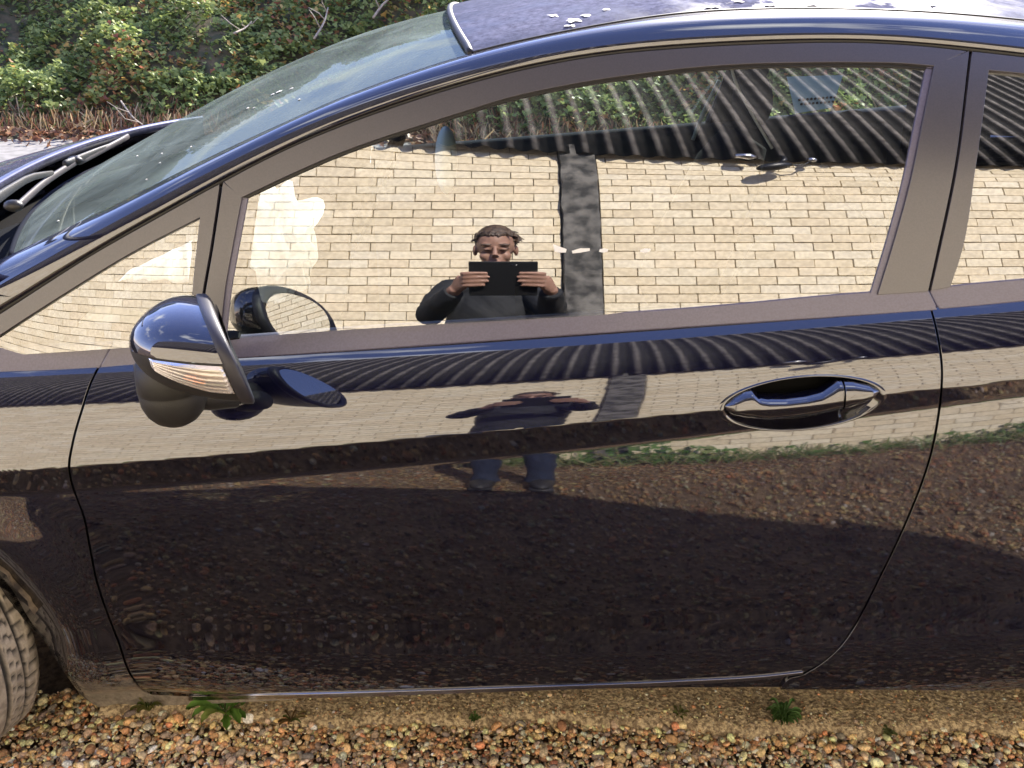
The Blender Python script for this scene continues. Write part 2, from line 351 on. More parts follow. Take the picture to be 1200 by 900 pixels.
def ntab(nodes, sig=.02, n=2400):
    """integrated slope table from (u, elevation of the outward normal in degrees) nodes"""
    u = np.linspace(nodes[0][0], nodes[-1][0], n); a = np.interp(u, [k[0] for k in nodes], [k[1] for k in nodes])
    h = u[1] - u[0]; k = int(3 * sig / h) + 1; g = np.exp(-.5 * (np.arange(-k, k + 1) * h / sig) ** 2); g /= g.sum()
    a = np.convolve(np.pad(a, k, mode='edge'), g, 'valid'); tn = np.tan(np.radians(a))
    y = np.r_[0, np.cumsum((tn[1:] + tn[:-1]) / 2 * h)]; y -= np.interp(0, u, y)
    return lambda q: np.interp(q, u, y)
UPPER = ntab([(-.15, 14), (0, 15), (.53, 30), (.80, 37), (.91, 42), (1.0, 50), (1.1, 62), (1.5, 75)], .04)
LOWER = ntab([(-.05, -9), (0.0, -9), (.012, 8.2), (.14, 3.6), (.55, .3), (.66, -1.5), (.78, 4.5), (.90, -3), (.97, -7), (1.0, -16), (1.06, -38), (1.3, -45)], .006)
def plan(x):
    return x * x / 28 + .22 * np.maximum(0, -x - .72) ** 2 + .10 * np.maximum(0, x - .9) ** 2
TWU, TWL = .07, .105                            # the skin leans out more towards the tail
def BODY(x, z):
    zc = z_crease(x); h = z_belt(x) - zc; zk = np.minimum(z_band(x), zc - .012); hs = zk - z_sill(x)
    up = h * UPPER((z - zc) / h)
    wdt = zc - zk; band = np.tan(R(9)) * (zc - z)
    low = np.tan(R(9)) * wdt - hs * LOWER((zk - z) / hs)
    flare = -.022 * np.exp(-((np.hypot(x + 1.19, z - .30) - .40) / .07) ** 2) * (x < -.5) * np.clip((.75 - z) / .2, 0, 1)
    pos = .45 * np.tanh(np.maximum(x, 0) / .45); xt = np.where(x > 0, pos, np.maximum(x, -1.3)); xm = np.minimum(x, 0); xl = np.where(x > 0, pos, xm - .75 * xm * xm / (.3 - xm))
    return np.where(z > zc, up, np.where(z > zk, band, low)) + plan(x) + flare + np.where(z > zc, TWU * xt, TWL * xl) * (z - zc)
ZB0 = .955
GS0, GC, GT = .28, .42, .7
def GLASS(x, z):
    d = z - ZB0
    return .088 + GS0 * d + GC / 2 * d * d + GT * (x + .1) * np.maximum(d - .17, 0) ** 2 + plan(x) * .9 + .20 * np.maximum(0, -x - .45) ** 2

def flange(V, nrm, loop, depth=.018, rnd=.0016, flip=False):
    """rolled edge round the ordered boundary loop: returns extra verts, faces (index into V+extra), normals"""
    P = V[loop]; n = nrm[loop]; m = len(loop)
    T = np.roll(P, -1, 0) - np.roll(P, 1, 0); T /= np.linalg.norm(T, axis=1, keepdims=True) + 1e-12
    o = np.cross(T, n); o /= np.linalg.norm(o, axis=1, keepdims=True) + 1e-12
    if ((P - P.mean(0)) * o).sum() < 0: o = -o
    r1 = P + o * rnd * .75 - n * rnd * .25; r2 = P + o * rnd - n * rnd; r3 = P + o * rnd - n * depth
    E = np.vstack([r1, r2, r3]); nn = np.vstack([n * .75 + o * .66, n * .25 + o * .97, o]); nn /= np.linalg.norm(nn, axis=1, keepdims=True)
    base = len(V); rings = [np.asarray(loop)] + [base + k * m + np.arange(m) for k in range(3)]
    F = []
    for a, b in zip(rings[:-1], rings[1:]):
        for i in range(m):
            j = (i + 1) % m; F.append((a[i], a[j], b[j], b[i]))
    return E, F, nn
def border(nv, nu):
    i = np.arange(nv * nu).reshape(nv, nu)
    return np.r_[i[0, :], i[1:, -1], i[-1, -2::-1], i[-2:0:-1, 0]]
def panel(name, px, S, m, parent, off=0., depth=.018, rnd=.0007, both=True, hole=None, mat_far=None, **kw):
    """sheet panel through the pixel grid px on surface S with rolled edges; a twin on the far side of the car if both"""
    nv, nu = px.shape[:2]; keep = None
    if hole is not None:
        (hx, hy), (ra, rb), tilt = hole; ct, st = math.cos(tilt), math.sin(tilt)
        dx, dy = px[..., 0] - hx, px[..., 1] - hy; e = np.stack([(dx*ct + dy*st) / ra, (-dx*st + dy*ct) / rb], -1); r = np.linalg.norm(e, axis=-1)
        ins = r < 1; f = gridfaces(nv, nu); keep = ~ins.ravel()[f].all(1)
        used = np.zeros(nv * nu, bool); used[f[keep].ravel()] = True
        mv = ins & used.reshape(nv, nu); q = e / np.maximum(r, 1e-6)[..., None]
        nx = hx + q[..., 0]*ra*ct - q[..., 1]*rb*st; ny = hy + q[..., 0]*ra*st + q[..., 1]*rb*ct
        px = px.copy(); px[mv] = np.stack([nx, ny], -1)[mv]
    P = onS(px, S); n = nrmS(P, S); off = off(P) if callable(off) else off; P = P + n * off; V = P.reshape(-1, 3); nr = n.reshape(-1, 3)
    F = gridfaces(nv, nu)
    if keep is not None: F = F[keep]
    E, FF, NN = flange(V, nr, border(nv, nu), depth, rnd)
    V2 = np.vstack([V, E]); N2 = np.vstack([nr, NN]); F2 = [tuple(x) for x in F] + FF
    # drop vertices of the hole
    near, far = parent if isinstance(parent, tuple) else (parent, parent)
    o = build(name, V2, F2, m, near, normals=N2, **kw)
    if not both: return o
    Nm = N2.copy(); Nm[:, 1] *= -1
    o2 = build(name, mirY(V2), [f[::-1] for f in F2], mat_far or m, far, normals=Nm)
    return (o, o2)
def trim_off(P):
    t = np.linspace(0, 1, P.shape[0])[:, None]; xb = P[-1:, :, 0]; zb = z_belt(xb); d = GLASS(xb, zb) - BODY(xb, zb)
    return ((1 - t) * np.minimum(-.004, d - .010) + t * (d + .004))[..., None]
def strip(a, b, n, m=3, smooth=True):
    A, B = resamp(a, n, smooth), resamp(b, n, smooth); t = np.linspace(0, 1, m)[:, None, None]
    return (1 - t) * A[None] + t * B[None]

# ================================================================== THE SETTING: ground
def flat(name, x0, x1, y0, y1, z, m, nx=2, ny=2, amp=0., kind='structure'):
    X, Y = np.meshgrid(np.linspace(x0, x1, nx), np.linspace(y0, y1, ny)); Z = np.full_like(X, z)
    if amp: Z += amp * (rng.random(X.shape) - .5)
    return build(name, np.stack([X, Y, Z], -1).reshape(-1, 3), gridfaces(ny, nx)[:, ::-1], m, kind=kind)
flat('ground', -250, 250, -250, 250, -.06, M['soil'])
flat('gravel_bed', -7, 7, -2.86, .6, -.012, M['soil'], 200, 60, .012)
flat('yard', -30, 30, .52, 9.2, -.004, M['yard'], 60, 20, .004)

# concrete slab edge under the car: ragged front edge
def edge_y(x):
    return .168 - .028 * x + .010 * np.sin(x * 7 + 1) + .006 * np.sin(x * 23) + .004 * np.sin(x * 61)
xs = np.linspace(-.86, 3.2, 420); prof = []
for k, (dy, z) in enumerate([(0, -.04), (-.006, -.012), (.004, .012), (.022, .021), (.07, .022), (.2, .023), (.5, .022)]):
    jit = rng.normal(0, .0034, len(xs)) if k < 5 else 0
    prof.append(np.stack([xs, edge_y(xs) + dy + jit, np.full_like(xs, z) + (rng.normal(0, .0016, len(xs)) if 0 < k < 6 else 0)], -1))
build('concrete_slab', np.array(prof).reshape(-1, 3), gridfaces(len(prof), len(xs))[:, ::-1], M['slab'], kind='structure')

# ---- gravel: every pebble its own little stone, joined as one mass
def stones(name, pos, size, sub, cols, kind='stuff'):
    t = (1 + 5 ** .5) / 2
    v = np.array([(-1,t,0),(1,t,0),(-1,-t,0),(1,-t,0),(0,-1,t),(0,1,t),(0,-1,-t),(0,1,-t),(t,0,-1),(t,0,1),(-t,0,-1),(-t,0,1)], float)
    f = [(0,11,5),(0,5,1),(0,1,7),(0,7,10),(0,10,11),(1,5,9),(5,11,4),(11,10,2),(10,7,6),(7,1,8),(3,9,4),(3,4,2),(3,2,6),(3,6,8),(3,8,9),(4,9,5),(2,4,11),(6,2,10),(8,6,7),(9,8,1)]
    v /= np.linalg.norm(v[0])
    for _ in range(sub):
        v = list(v); c = {}; g = []
        def mid(a, b):
            k = (min(a, b), max(a, b))
            if k not in c: p = (v[a] + v[b]); v.append(p / np.linalg.norm(p)); c[k] = len(v) - 1
            return c[k]
        for a, b, d in f:
            e1, e2, e3 = mid(a, b), mid(b, d), mid(d, a); g += [(a, e1, e3), (b, e2, e1), (d, e3, e2), (e1, e2, e3)]
        f = g; v = np.array(v)
    n = len(pos); k = len(v)
    q = rng.normal(size=(n, 4)); q /= np.linalg.norm(q, axis=1, keepdims=True); a, b, c_, d = q.T
    Rm = np.stack([1-2*(c_*c_+d*d), 2*(b*c_-d*a), 2*(b*d+c_*a), 2*(b*c_+d*a), 1-2*(b*b+d*d), 2*(c_*d-b*a), 2*(b*d-c_*a), 2*(c_*d+b*a), 1-2*(b*b+c_*c_)], -1).reshape(n, 3, 3)
    sc = np.stack([rng.uniform(.85, 1.35, n), rng.uniform(.75, 1.05, n), rng.uniform(.5, .8, n)], -1) * size[:, None]
    # three random squashing planes make them angular
    V = np.repeat(v[None], n, 0)
    for _ in range(5):
        pn = rng.normal(size=(n, 3)); pn /= np.linalg.norm(pn, axis=1, keepdims=True); dd = rng.uniform(.62, .95, n)
        s_ = np.einsum('nkj,nj->nk', V, pn); ex = np.maximum(s_ - dd[:, None], 0) * .8; V = V - ex[..., None] * pn[:, None]
    V = np.einsum('nij,nkj->nki', Rm, V * sc[:, None])
    yaw = 0.45                                       # stones tend to lie flat
    V[..., 2] *= (1 - yaw * .6)
    V += pos[:, None]
    F = np.array(f)[None] + (np.arange(n) * k)[:, None, None]
    return build(name, V.reshape(-1, 3), F.reshape(-1, 3), M['pebble'], kind=kind, col=np.repeat(cols, k, 0))
PAL = np.array([(.34,.20,.095),(.44,.28,.13),(.52,.38,.21),(.24,.13,.065),(.60,.50,.34),(.155,.12,.10),(.36,.16,.075),(.28,.22,.17),(.46,.30,.18),(.115,.10,.09),(.66,.58,.44),(.39,.31,.22)])
PAL = np.minimum(PAL * np.array([2.15, 1.98, 1.74]), .8)
PW = np.array([15,14,12,10,7,9,6,9,10,5,3,8.]); PW /= PW.sum()
def stone_cols(n):
    c = PAL[rng.choice(len(PAL), n, p=PW)] * rng.uniform(.75, 1.2, (n, 1)); c = c * rng.uniform(.93, 1.07, (n, 3)); return np.clip(.86 * c + .14 * c.mean(1, keepdims=True), .01, .9)
# near strip, seen directly
nn = 37000
P = np.stack([rng.uniform(-1.25, 1.45, nn), rng.uniform(-.17, .27, nn), np.zeros(nn)], -1)
P = P[P[:, 1] < np.where(P[:, 0] > -.86, edge_y(P[:, 0]) + .012, .3)]
sz = np.clip(rng.lognormal(math.log(.0045), .42, len(P)), .0022, .0140); P[:, 2] = sz * .35 + rng.uniform(-.008, .005, len(P))
big = sz > .0064
stones('gravel', P[big], sz[big], 1, stone_cols(int(big.sum()))); stones('gravel', P[~big], sz[~big], 0, stone_cols(int((~big).sum())))
nn = 2600                                           # grit lying on the slab edge
P = np.stack([rng.uniform(-.8, 1.45, nn), np.zeros(nn), np.full(nn, .0235)], -1); P[:, 1] = edge_y(P[:, 0]) + .008 + rng.random(nn) ** 1.5 * .14
sz = np.clip(rng.lognormal(math.log(.0017), .5, nn), .0008, .0065); stones('gravel', P, sz, 0, stone_cols(nn) * .8)
# the rest of the drive, seen in the paint
nn = 42000
P = np.stack([rng.uniform(-3.2, 3.4, nn), -.16 - rng.random(nn) ** 1.15 * 2.66, np.zeros(nn)], -1)
sz = np.clip(rng.lognormal(math.log(.0066), .36, nn), .004, .016) * (1 + .25 * (-P[:, 1] / 2.8)); P[:, 2] = sz * .2 + rng.uniform(-.004, .004, nn)
drive_dim = (.27 + .36 * np.clip((P[:, 1] + .55) / .4, 0, 1))[:, None] * (1 + .25 * (np.sin(P[:, 0:1] * 5 + P[:, 1:2] * 3) * np.sin(P[:, 1:2] * 7)))   # dimmer reflection put into the stone colour: darker away from the car
stones('gravel', P, sz, 0, stone_cols(nn) * drive_dim * np.array([1.10, .96, .84]))

# ================================================================== THE BRICK BUILDING BEHIND THE PHOTOGRAPHER
WY = -2.86                                      # brick face
EAVE = 3.10
bld = thing('brick_building', (0, WY, 0), 'sunlit cream brick building with dark corrugated cladding reflected in the car window', 'building')
b = Bag(); b.box((0, WY - .193, 1.5), (9, .185, 1.65)); b.make('mortar', M['mortar'], bld, smooth=False)
PX0, PX1 = .275, .495                              # concrete pillar
BR_V = np.array([[x, y, z] for x in (-1, 1) for y in (-1, 1) for z in (-1, 1)], float)
def brick_geo(l):
    # bevelled front brick: 12 verts
    hx, hz, e = l / 2, .0356, .0022
    return np.array([(-hx,-.05,-hz),(hx,-.05,-hz),(hx,-.05,hz),(-hx,-.05,hz),(-hx,0.004,-hz),(hx,.004,-hz),(hx,.004,hz),(-hx,.004,hz),(-hx+e,.0075,-hz+e),(hx-e,.0075,-hz+e),(hx-e,.0075,hz-e),(-hx+e,.0075,hz-e)])
BR_F = [(0,4,7,3),(1,2,6,5),(3,7,6,2),(0,1,5,4),(4,8,11,7),(5,6,10,9),(7,11,10,6),(4,5,9,8),(8,9,10,11)]
full = []; cand = []
for c in range(42):
    z = .0375 + c * .075; off = (.1125 if c % 2 else 0) + rng.uniform(-.012, .012); x = -9 + off
    while x < 9:
        l = .2210 + rng.uniform(-.0015, .0015); xc = x + .1125
        lo_, hi_ = xc - l / 2, xc + l / 2
        if hi_ <= PX0 - .003 or lo_ >= PX1 + .003: full.append((xc, z, l))
        else:
            for p0, p1 in ((lo_, PX0 - .003), (PX1 + .003, hi_)):
                if p1 - p0 > .03: full.append(((p0 + p1) / 2, z, p1 - p0))
        x += .225
def brick_col():
    base = np.array([(.66,.565,.40),(.68,.595,.43),(.63,.535,.37),(.69,.61,.455),(.64,.54,.375)])[rng.choice(5, p=[.3, .25, .2, .15, .1])]
    return base * rng.uniform(.93, 1.03)
key = sorted(range(len(full)), key=lambda i: abs(full[i][0] - .25) * .75 + abs(full[i][1] - 2.1) * 1.0)
chosen = set(key[:296]); geo_cache = {}
rest = Bag()
for i, (x, z, l) in enumerate(full):
    dz, tw, pr = rng.uniform(-.0016, .0016), rng.uniform(-.008, .008), rng.uniform(-.002, .004)
    V = brick_geo(l); V[8:, 1] += rng.uniform(-.001, .002)
    c, s_ = math.cos(tw), math.sin(tw); V = np.stack([V[:, 0]*c - V[:, 2]*s_, V[:, 1] + pr, V[:, 0]*s_ + V[:, 2]*c], -1)
    V = V + np.array([x, WY, z + dz])
    if i in chosen:
        build('brick', V, BR_F, M['brick'], bld, smooth=False, col=brick_col())
    else: rest.add(V, BR_F, brick_col())
o = rest.make('brickwork', M['brick'], bld, smooth=False, color=True); o['kind'] = 'stuff'
b = Bag()                                          # black-stained concrete pillar, slightly proud, chipped edges
zs_ = np.linspace(-.02, EAVE + .02, 60)
ring = []
for z in zs_:
    j = rng.normal(0, .0025, 4)
    ring.append([(PX0 + j[0], WY - .05, z), (PX0 + .008 + j[1], WY + .055, z), (PX1 - .008 + j[2], WY + .055, z), (PX1 + j[3], WY - .05, z)])
b.add(np.array(ring).reshape(-1, 3), gridfaces(60, 4, True)); b.make('pillar', M['pillar'], bld, smooth=False)
# corrugated fibre cement sheets over the bricks
PIT = .146; SW = 7 * PIT
def sheet(x0, lift):
    n = 7 * 14 + 1; X = x0 + np.linspace(-.03, SW + .03, n)
    d = .026 * np.sign(np.cos(X / PIT * 2 * math.pi)) * np.abs(np.cos(X / PIT * 2 * math.pi)) ** .8
    rows = []
    for z in (EAVE - .10, EAVE + .9, 4.9, 6.2):
        rows.append(np.stack([X, WY + .075 + d + lift, np.full(n, z) + (rng.uniform(-.012, .012) if z < 3 else 0)], -1))
    rows = np.array(rows); back = rows.copy(); back[..., 1] -= .008
    k = rows.shape[1]; f = [tuple(q) for q in gridfaces(4, k)] + [tuple(q) for q in gridfaces(4, k, True, 4 * k)]
    f += [(i, i + 1, 4*k + i + 1, 4*k + i) for i in range(k - 1)]
    cr = np.clip((np.cos(X / PIT * 2 * math.pi) - .50) / .4, 0, 1)[:, None]; cc = (1 - cr) * np.array([.015, .014, .0135]) + cr * np.array([.15, .135, .122])  # rib shading painted into the tint: near-black valleys, pale crests
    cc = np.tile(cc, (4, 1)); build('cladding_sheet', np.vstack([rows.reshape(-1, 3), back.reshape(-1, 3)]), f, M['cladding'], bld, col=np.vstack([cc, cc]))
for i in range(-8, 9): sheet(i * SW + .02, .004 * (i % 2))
b = Bag(); b.box((0, WY - .9, 6.23), (9, .95, .03)); b.box((0, WY - 1.8, 3.1), (9, .05, 3.1)); b.box((-9, WY - .9, 3.1), (.05, .9, 3.1)); b.box((9, WY - .9, 3.1), (.05, .9, 3.1))
b.make('roof', M['plastic'], bld, smooth=False)

# black flood lamp and its silver bracket hung under the cladding
sl = thing('wall_lamp', (1.50, WY + .2, 2.82), 'black floodlight on a silver bracket under the corrugated cladding, reflected in the window', 'lamp')
b = Bag(); b.ellipsoid((1.50, WY + .17, EAVE - .255), (.125, .06, .055), rot=np.array(Matrix.Rotation(-.45, 3, 'Y'))); b.tube([(1.56, WY + .15, EAVE - .18), (1.60, WY + .13, EAVE - .10), (1.60, WY + .11, EAVE - .04)], .02); b.make('lamp_head', M['lamp'], sl)
b = Bag(); b.tube([(1.30, WY + .15, EAVE - .085), (1.38, WY + .16, EAVE - .095), (1.42, WY + .16, EAVE - .10)], [.035, .045, .02]); b.make('bracket', M['steel'], sl)
b = Bag(); b.ellipsoid((1.76, WY + .14, EAVE - .10), (.03, .03, .035)); b.make('sensor', M['steel'], sl)
b = Bag(); b.tube([(1.57, WY + .14, EAVE - .16), (1.63, WY + .15, EAVE - .21), (1.70, WY + .15, EAVE - .19), (1.75, WY + .14, EAVE - .12)], .008); b.make('cable', M['lamp'], sl)

# ================================================================== IVY BANK BEHIND THE CAR
BY = 7.9
def BYf(x):
    t = np.clip((x + 1.6) / 2.0, 0, 1); return BY - .95 * t * t * (3 - 2 * t)
def bank_z(x, y):
    s = np.maximum(y - BYf(x), 0)
    return s * .50 * (1 - np.exp(-s * 2)) + .10 * np.sin(x * 2.1 + y) * np.minimum(s, 1) + .12 * np.sin(x * .9 - y * 1.7 + 1) * np.minimum(s, 1) + .05 * np.sin(x * 5.3 + y * 4) * np.minimum(s, 1)
X, Y = np.meshgrid(np.linspace(-16, 16, 160), np.linspace(BY - 1.5, BY + 15, 110))
build('bank', np.stack([X, Y, bank_z(X, Y) + np.where(Y > BYf(X) - .3, .02, -.03)], -1).reshape(-1, 3), gridfaces(110, 160)[:, ::-1], M['bank'], kind='structure')
def vnoise(x, y, s, seed):
    g = np.random.default_rng(seed).random((128, 128)); u, v = x * s + 50, y * s + 50
    i, j = np.floor(u).astype(int), np.floor(v).astype(int); a, c = u - i, v - j; a, c = a*a*(3-2*a), c*c*(3-2*c)
    G = lambda p, q: g[p % 128, q % 128]
    return G(i, j)*(1-a)*(1-c) + G(i+1, j)*a*(1-c) + G(i, j+1)*(1-a)*c + G(i+1, j+1)*a*c
def leaves(name, pos, nrm, size, cols, m, spike=False, **k):
    n = len(pos); up = np.array([0, 0, 1.]) + rng.normal(0, .6, (n, 3))
    nrm = nrm / np.linalg.norm(nrm, axis=1, keepdims=True)
    a = np.cross(nrm, up); a /= np.linalg.norm(a, axis=1, keepdims=True); bb = np.cross(nrm, a)
    # 5-lobed ivy outline: (across, along, lift)
    lf = np.array([(0,-.42,0),(.46,-.46,.10),(.58,.05,.14),(.26,.12,.05),(0,.62,.04),(-.26,.12,.05),(-.58,.05,.14),(-.46,-.46,.10),(0,0,-.02)])
    if spike: lf = np.array([(0,-.6,0),(.022,-.5,0),(.024,.0,.02),(.014,.5,.0),(0,.62,-.05),(-.014,.5,0),(-.024,0,.02),(-.022,-.5,0),(0,0,0)])
    fs = [(8, i, (i + 1) % 8) for i in range(8)]
    V = pos[:, None] + size[:, None, None] * (lf[None, :, 0:1] * a[:, None] + lf[None, :, 1:2] * bb[:, None] + lf[None, :, 2:3] * nrm[:, None])
    F = np.array(fs)[None] + (np.arange(n) * 9)[:, None, None]
    return build(name, V.reshape(-1, 3), F.reshape(-1, 3), m, smooth=False, col=np.repeat(cols, 9, 0), **k)
n = 112000
x = rng.uniform(-8.4, 7.0, n); y = BYf(x) + .12 + rng.random(n) ** 1.2 * 5.0
dens = vnoise(x, y, 1.6, 3) * .6 + vnoise(x, y, 4, 4) * .4
keep = (dens > .16 + .10 * rng.random(n)) & ~((y < BYf(x) + .38) & (rng.random(n) < .6)); x, y = x[keep], y[keep]; n = len(x)
clump = (vnoise(x, y, 3.2, 5) - .5) * .26 + (vnoise(x, y, 8, 8) - .5) * .12
z = bank_z(x, y) + .06 + clump + rng.uniform(-.05, .11, n)
nm = np.stack([rng.normal(.22, .5, n), rng.normal(-.12, .5, n), rng.normal(.90, .3, n)], -1)
t = rng.random((n, 1)); gcol = (1 - t) * np.array([.10, .15, .045]) + t * np.array([.34, .39, .13])
gcol *= (.75 + .6 * vnoise(x, y, 2.2, 9))[:, None]
yel = vnoise(x, y, 1.7, 12); dead = rng.random(n) < np.clip((yel - .42) * 1.5, .03, .5)
DC = 1.35 * np.array([(.38,.24,.07),(.30,.14,.06),(.42,.32,.12),(.26,.10,.06),(.20,.22,.06)])
gcol[dead] = DC[rng.choice(5, dead.sum(), p=[.28, .25, .17, .1, .2])] * rng.uniform(.7, 1.15, (dead.sum(), 1))
leaves('ivy', np.stack([x, y, z], -1), nm, rng.uniform(.032, .067, n), gcol, M['leaf'], kind='stuff')
# dry stems and fallen leaves at the foot of the bank
n = 9000
x = rng.uniform(-6, 6, n); y = BYf(x) + rng.normal(.06, .16, n)
nm = np.stack([rng.normal(0, .5, n), rng.normal(-.8, .3, n), rng.normal(.2, .4, n)], -1)
c = np.array([(.38,.27,.15),(.46,.36,.22),(.25,.13,.075),(.20,.085,.05),(.12,.15,.045)])[rng.choice(5, n, p=[.25, .2, .25, .15, .15])] * rng.uniform(.6, 1.15, (n, 1))
leaves('dry_grass', np.stack([x, y, np.maximum(bank_z(x, y), 0) + rng.uniform(.0, .10, n)], -1), nm, rng.uniform(.08, .26, n), c, M['straw'], spike=True, kind='stuff')
n = 5200
x = rng.uniform(-6, 6, n); y = BYf(x) + rng.normal(-.12, .28, n)
nm = np.stack([rng.normal(0, .5, n), rng.normal(-.2, .5, n), rng.normal(.9, .3, n)], -1)
c = np.array([(.30,.15,.08),(.22,.10,.06),(.38,.24,.13),(.14,.08,.05)])[rng.choice(4, n)] * rng.uniform(.6, 1.2, (n, 1))
leaves('leaf_litter', np.stack([x, y, np.maximum(bank_z(x, y), 0) + rng.uniform(.01, .07, n)], -1), nm, rng.uniform(.035, .075, n), c, M['straw'], kind='stuff')
def on_bank(px_, py_):
    d = rays(np.array([[px_, py_]], float))[0]
    for t in np.linspace(6, 16, 900):
        q = CAM + d * t
        if q[2] < bank_z(q[0], q[1]) + .1: return q
    return CAM + d * 10
def branch(px, label, th=.012, grp=None):
    P = np.array([on_bank(*p) for p in px]); P[:, 1] -= .16; P[:, 2] += .05
    b = Bag(); b.tube(resamp(P, 12), np.linspace(th, th * .5, 12), 6)
    for k in range(3):
        i = 3 + 3 * k; q = resamp(P, 12)[i]; e = q + np.array([rng.uniform(-.2, .2), -.03, rng.uniform(.05, .22)])
        b.tube([q, (q + e) / 2 + rng.normal(0, .02, 3), e], [th * .6, th * .45, th * .25], 5)
    return tag(b.make('branch', M['twig']), label, 'branch')
branch([(440, 26), (450, 12), (462, 0), (470, -14)], 'pale bare branch standing on the bank just above the top of the windscreen', .016)
branch([(372, 50), (382, 34), (388, 14)], 'bleached bare branch in the ivy left of the windscreen top', .013)
branch([(280, 44), (292, 38), (300, 30)], 'short pale dead branch lying among green ivy leaves', .012)
branch([(150, 122), (160, 136), (176, 150)], 'thin pale stalk leaning at the foot of the ivy bank above the raised bonnet', .009)
n = 0
# evergreen bushes crowning the bank
def bush(cx, cy, r, h, label):
    t = thing('bush', (cx, cy, bank_z(np.array(cx), np.array(cy))), label, 'bush', 'bushes along the top of the ivy bank')
    n = 3000; d = rng.normal(size=(n, 3)); d /= np.linalg.norm(d, axis=1, keepdims=True); rr = rng.random(n) ** .4
    wob = 1 + .28 * np.sin(d[:, 0] * 5 + cx) * np.cos(d[:, 2] * 4 + cy)
    P = np.array([cx, cy, bank_z(np.array(cx), np.array(cy)) + h * .55]) + d * rr[:, None] * wob[:, None] * np.array([r, r * .8, h * .6])
    tt = rng.random((n, 1)); c = (1 - tt) * np.array([.05, .10, .035]) + tt * np.array([.15, .23, .08])
    o = leaves('crown', P, d + rng.normal(0, .5, (n, 3)), rng.uniform(.12, .22, n), c, M['leaf']); attach(o, t)
    b = Bag(); z0 = float(bank_z(np.array(cx), np.array(cy)))
    b.tube([(cx, cy, z0 - .2), (cx + .05, cy, z0 + h * .3), (cx - .03, cy, z0 + h * .7)], [.09, .06, .02], 8)
    for k in range(5):
        a = k * 1.3; b.tube([(cx, cy, z0 + h * .25), (cx + .4 * r * math.cos(a), cy + .4 * r * math.sin(a), z0 + h * .5), (cx + .7 * r * math.cos(a), cy + .7 * r * math.sin(a), z0 + h * .8)], [.04, .025, .01], 6)
    b.make('trunk', M['wood'], t)
for i in range(10):
    bush(-13.5 + i * 2.9 + rng.uniform(-.5, .5), BY + 11.5 + rng.uniform(-.5, .5), rng.uniform(1.4, 1.9), rng.uniform(1.2, 1.7), 'leafy green bush on top of the ivy bank, mirrored in the dusty windscreen')

# ================================================================== THE CAR
car = thing('car', (0, YC, 0), 'dark blue-black three-door hatchback parked side-on with its bonnet slightly raised', 'car')
def px(*a): return np.array(a, float)
SEAL = px((-300, 540), (-120, 437), (0, 366), (48, 335), (98, 303), (180, 256), (260, 212), (330, 176), (400, 146), (470, 121), (533, 101), (600, 83), (700, 64), (800, 54.5), (900, 49.5), (1000, 48), (1067, 51), (1137, 58), (1200, 65), (1400, 95), (1600, 140), (1800, 205))
RAILUP = px((-300, 440), (-120, 362), (0, 304), (100, 257), (180, 217), (267, 173), (330, 145), (400, 113), (470, 88), (533, 67), (557, 60), (600, 50), (700, 30), (800, 15), (900, 10.5), (1000, 11), (1100, 15), (1200, 24), (1400, 52), (1600, 95), (1800, 160))
BELT = px((115, 431), (157, 427), (290, 417.5), (400, 410), (600, 395.5), (800, 381), (1000, 367), (1091, 361))
GL = px((115, 431), (108, 445), (96, 480), (85, 520), (81, 548), (84, 566), (90, 584), (97, 602), (105, 640), (113, 680), (124, 714), (138, 750), (155, 794), (166, 808), (176, 814))
GR = px((1091, 361), (1096, 380), (1101, 405), (1104, 435), (1103, 460), (1099, 492), (1092, 528), (1081, 564), (1067, 600), (1050, 638), (1033, 673), (1017, 705), (1000, 736), (985, 757), (966, 775), (947, 786))
DBOT = px((176, 814), (220, 816), (400, 811), (600, 805), (800, 797.5), (900, 791.5), (947, 786))
def cut(C, x0, x1, dy=0., dx=0.):
    Q = resamp(C, 600); Q = Q[(Q[:, 0] >= x0) & (Q[:, 0] <= x1)] + [dx, dy]
    return Q[::max(1, len(Q) // 60)] if len(Q) > 80 else Q
def inset(C, d): return C + np.array(d)

# ---- near door with its opening for the handle
HC, HR, HT = (940, 472), (96, 31), R(-5.6)
def door_grid(nu, nv):
    return coons(inset(BELT, (0, 1)) + np.linspace(1.6, -1.6, len(BELT))[:, None] * [1, 0], inset(GR, (-1.8, 0)), inset(DBOT, (0, -1)) + np.linspace(1.6, -1.6, len(DBOT))[:, None] * [1, 0], inset(GL, (1.8, 0)), nu, nv)
door, fdoor = panel('door', door_grid(420, 210), BODY, M['paint'], car, hole=(HC, HR, HT))
D2 = (door, fdoor)
# ---- front wings
def arch(cx, cz, r, a0, a1, n=26):
    a = np.radians(np.linspace(a0, a1, n)); P = np.stack([cx + r * np.cos(a), np.zeros(n), cz + r * np.sin(a)], -1); P[:, 1] = BODY(P[:, 0], P[:, 2]); return proj(P)
def wp(x, z): return proj(np.array([[x, float(BODY(np.array(x), np.array(z))), z]]))
WX, WZ = -1.195, .297
ar = arch(WX, WZ + .01, .345, 188, 24)
fbot = np.vstack([wp(-1.86, .22), wp(-1.6, .20), ar, px((40, 733), (67, 762), (90, 800), (113, 827), (140, 824), (174.4, 814))])
ftop = np.vstack([wp(-1.86, .74), wp(-1.5, .83), px((-200, 458), (0, 437), (60, 435), (113.4, 432))])
panel('front_wing', coons(ftop, inset(GL, (-1.8, 0)), fbot, np.vstack([wp(-1.86, .74), wp(-1.9, .5), wp(-1.86, .22)]), 260, 150), BODY, M['paint_low'], car)
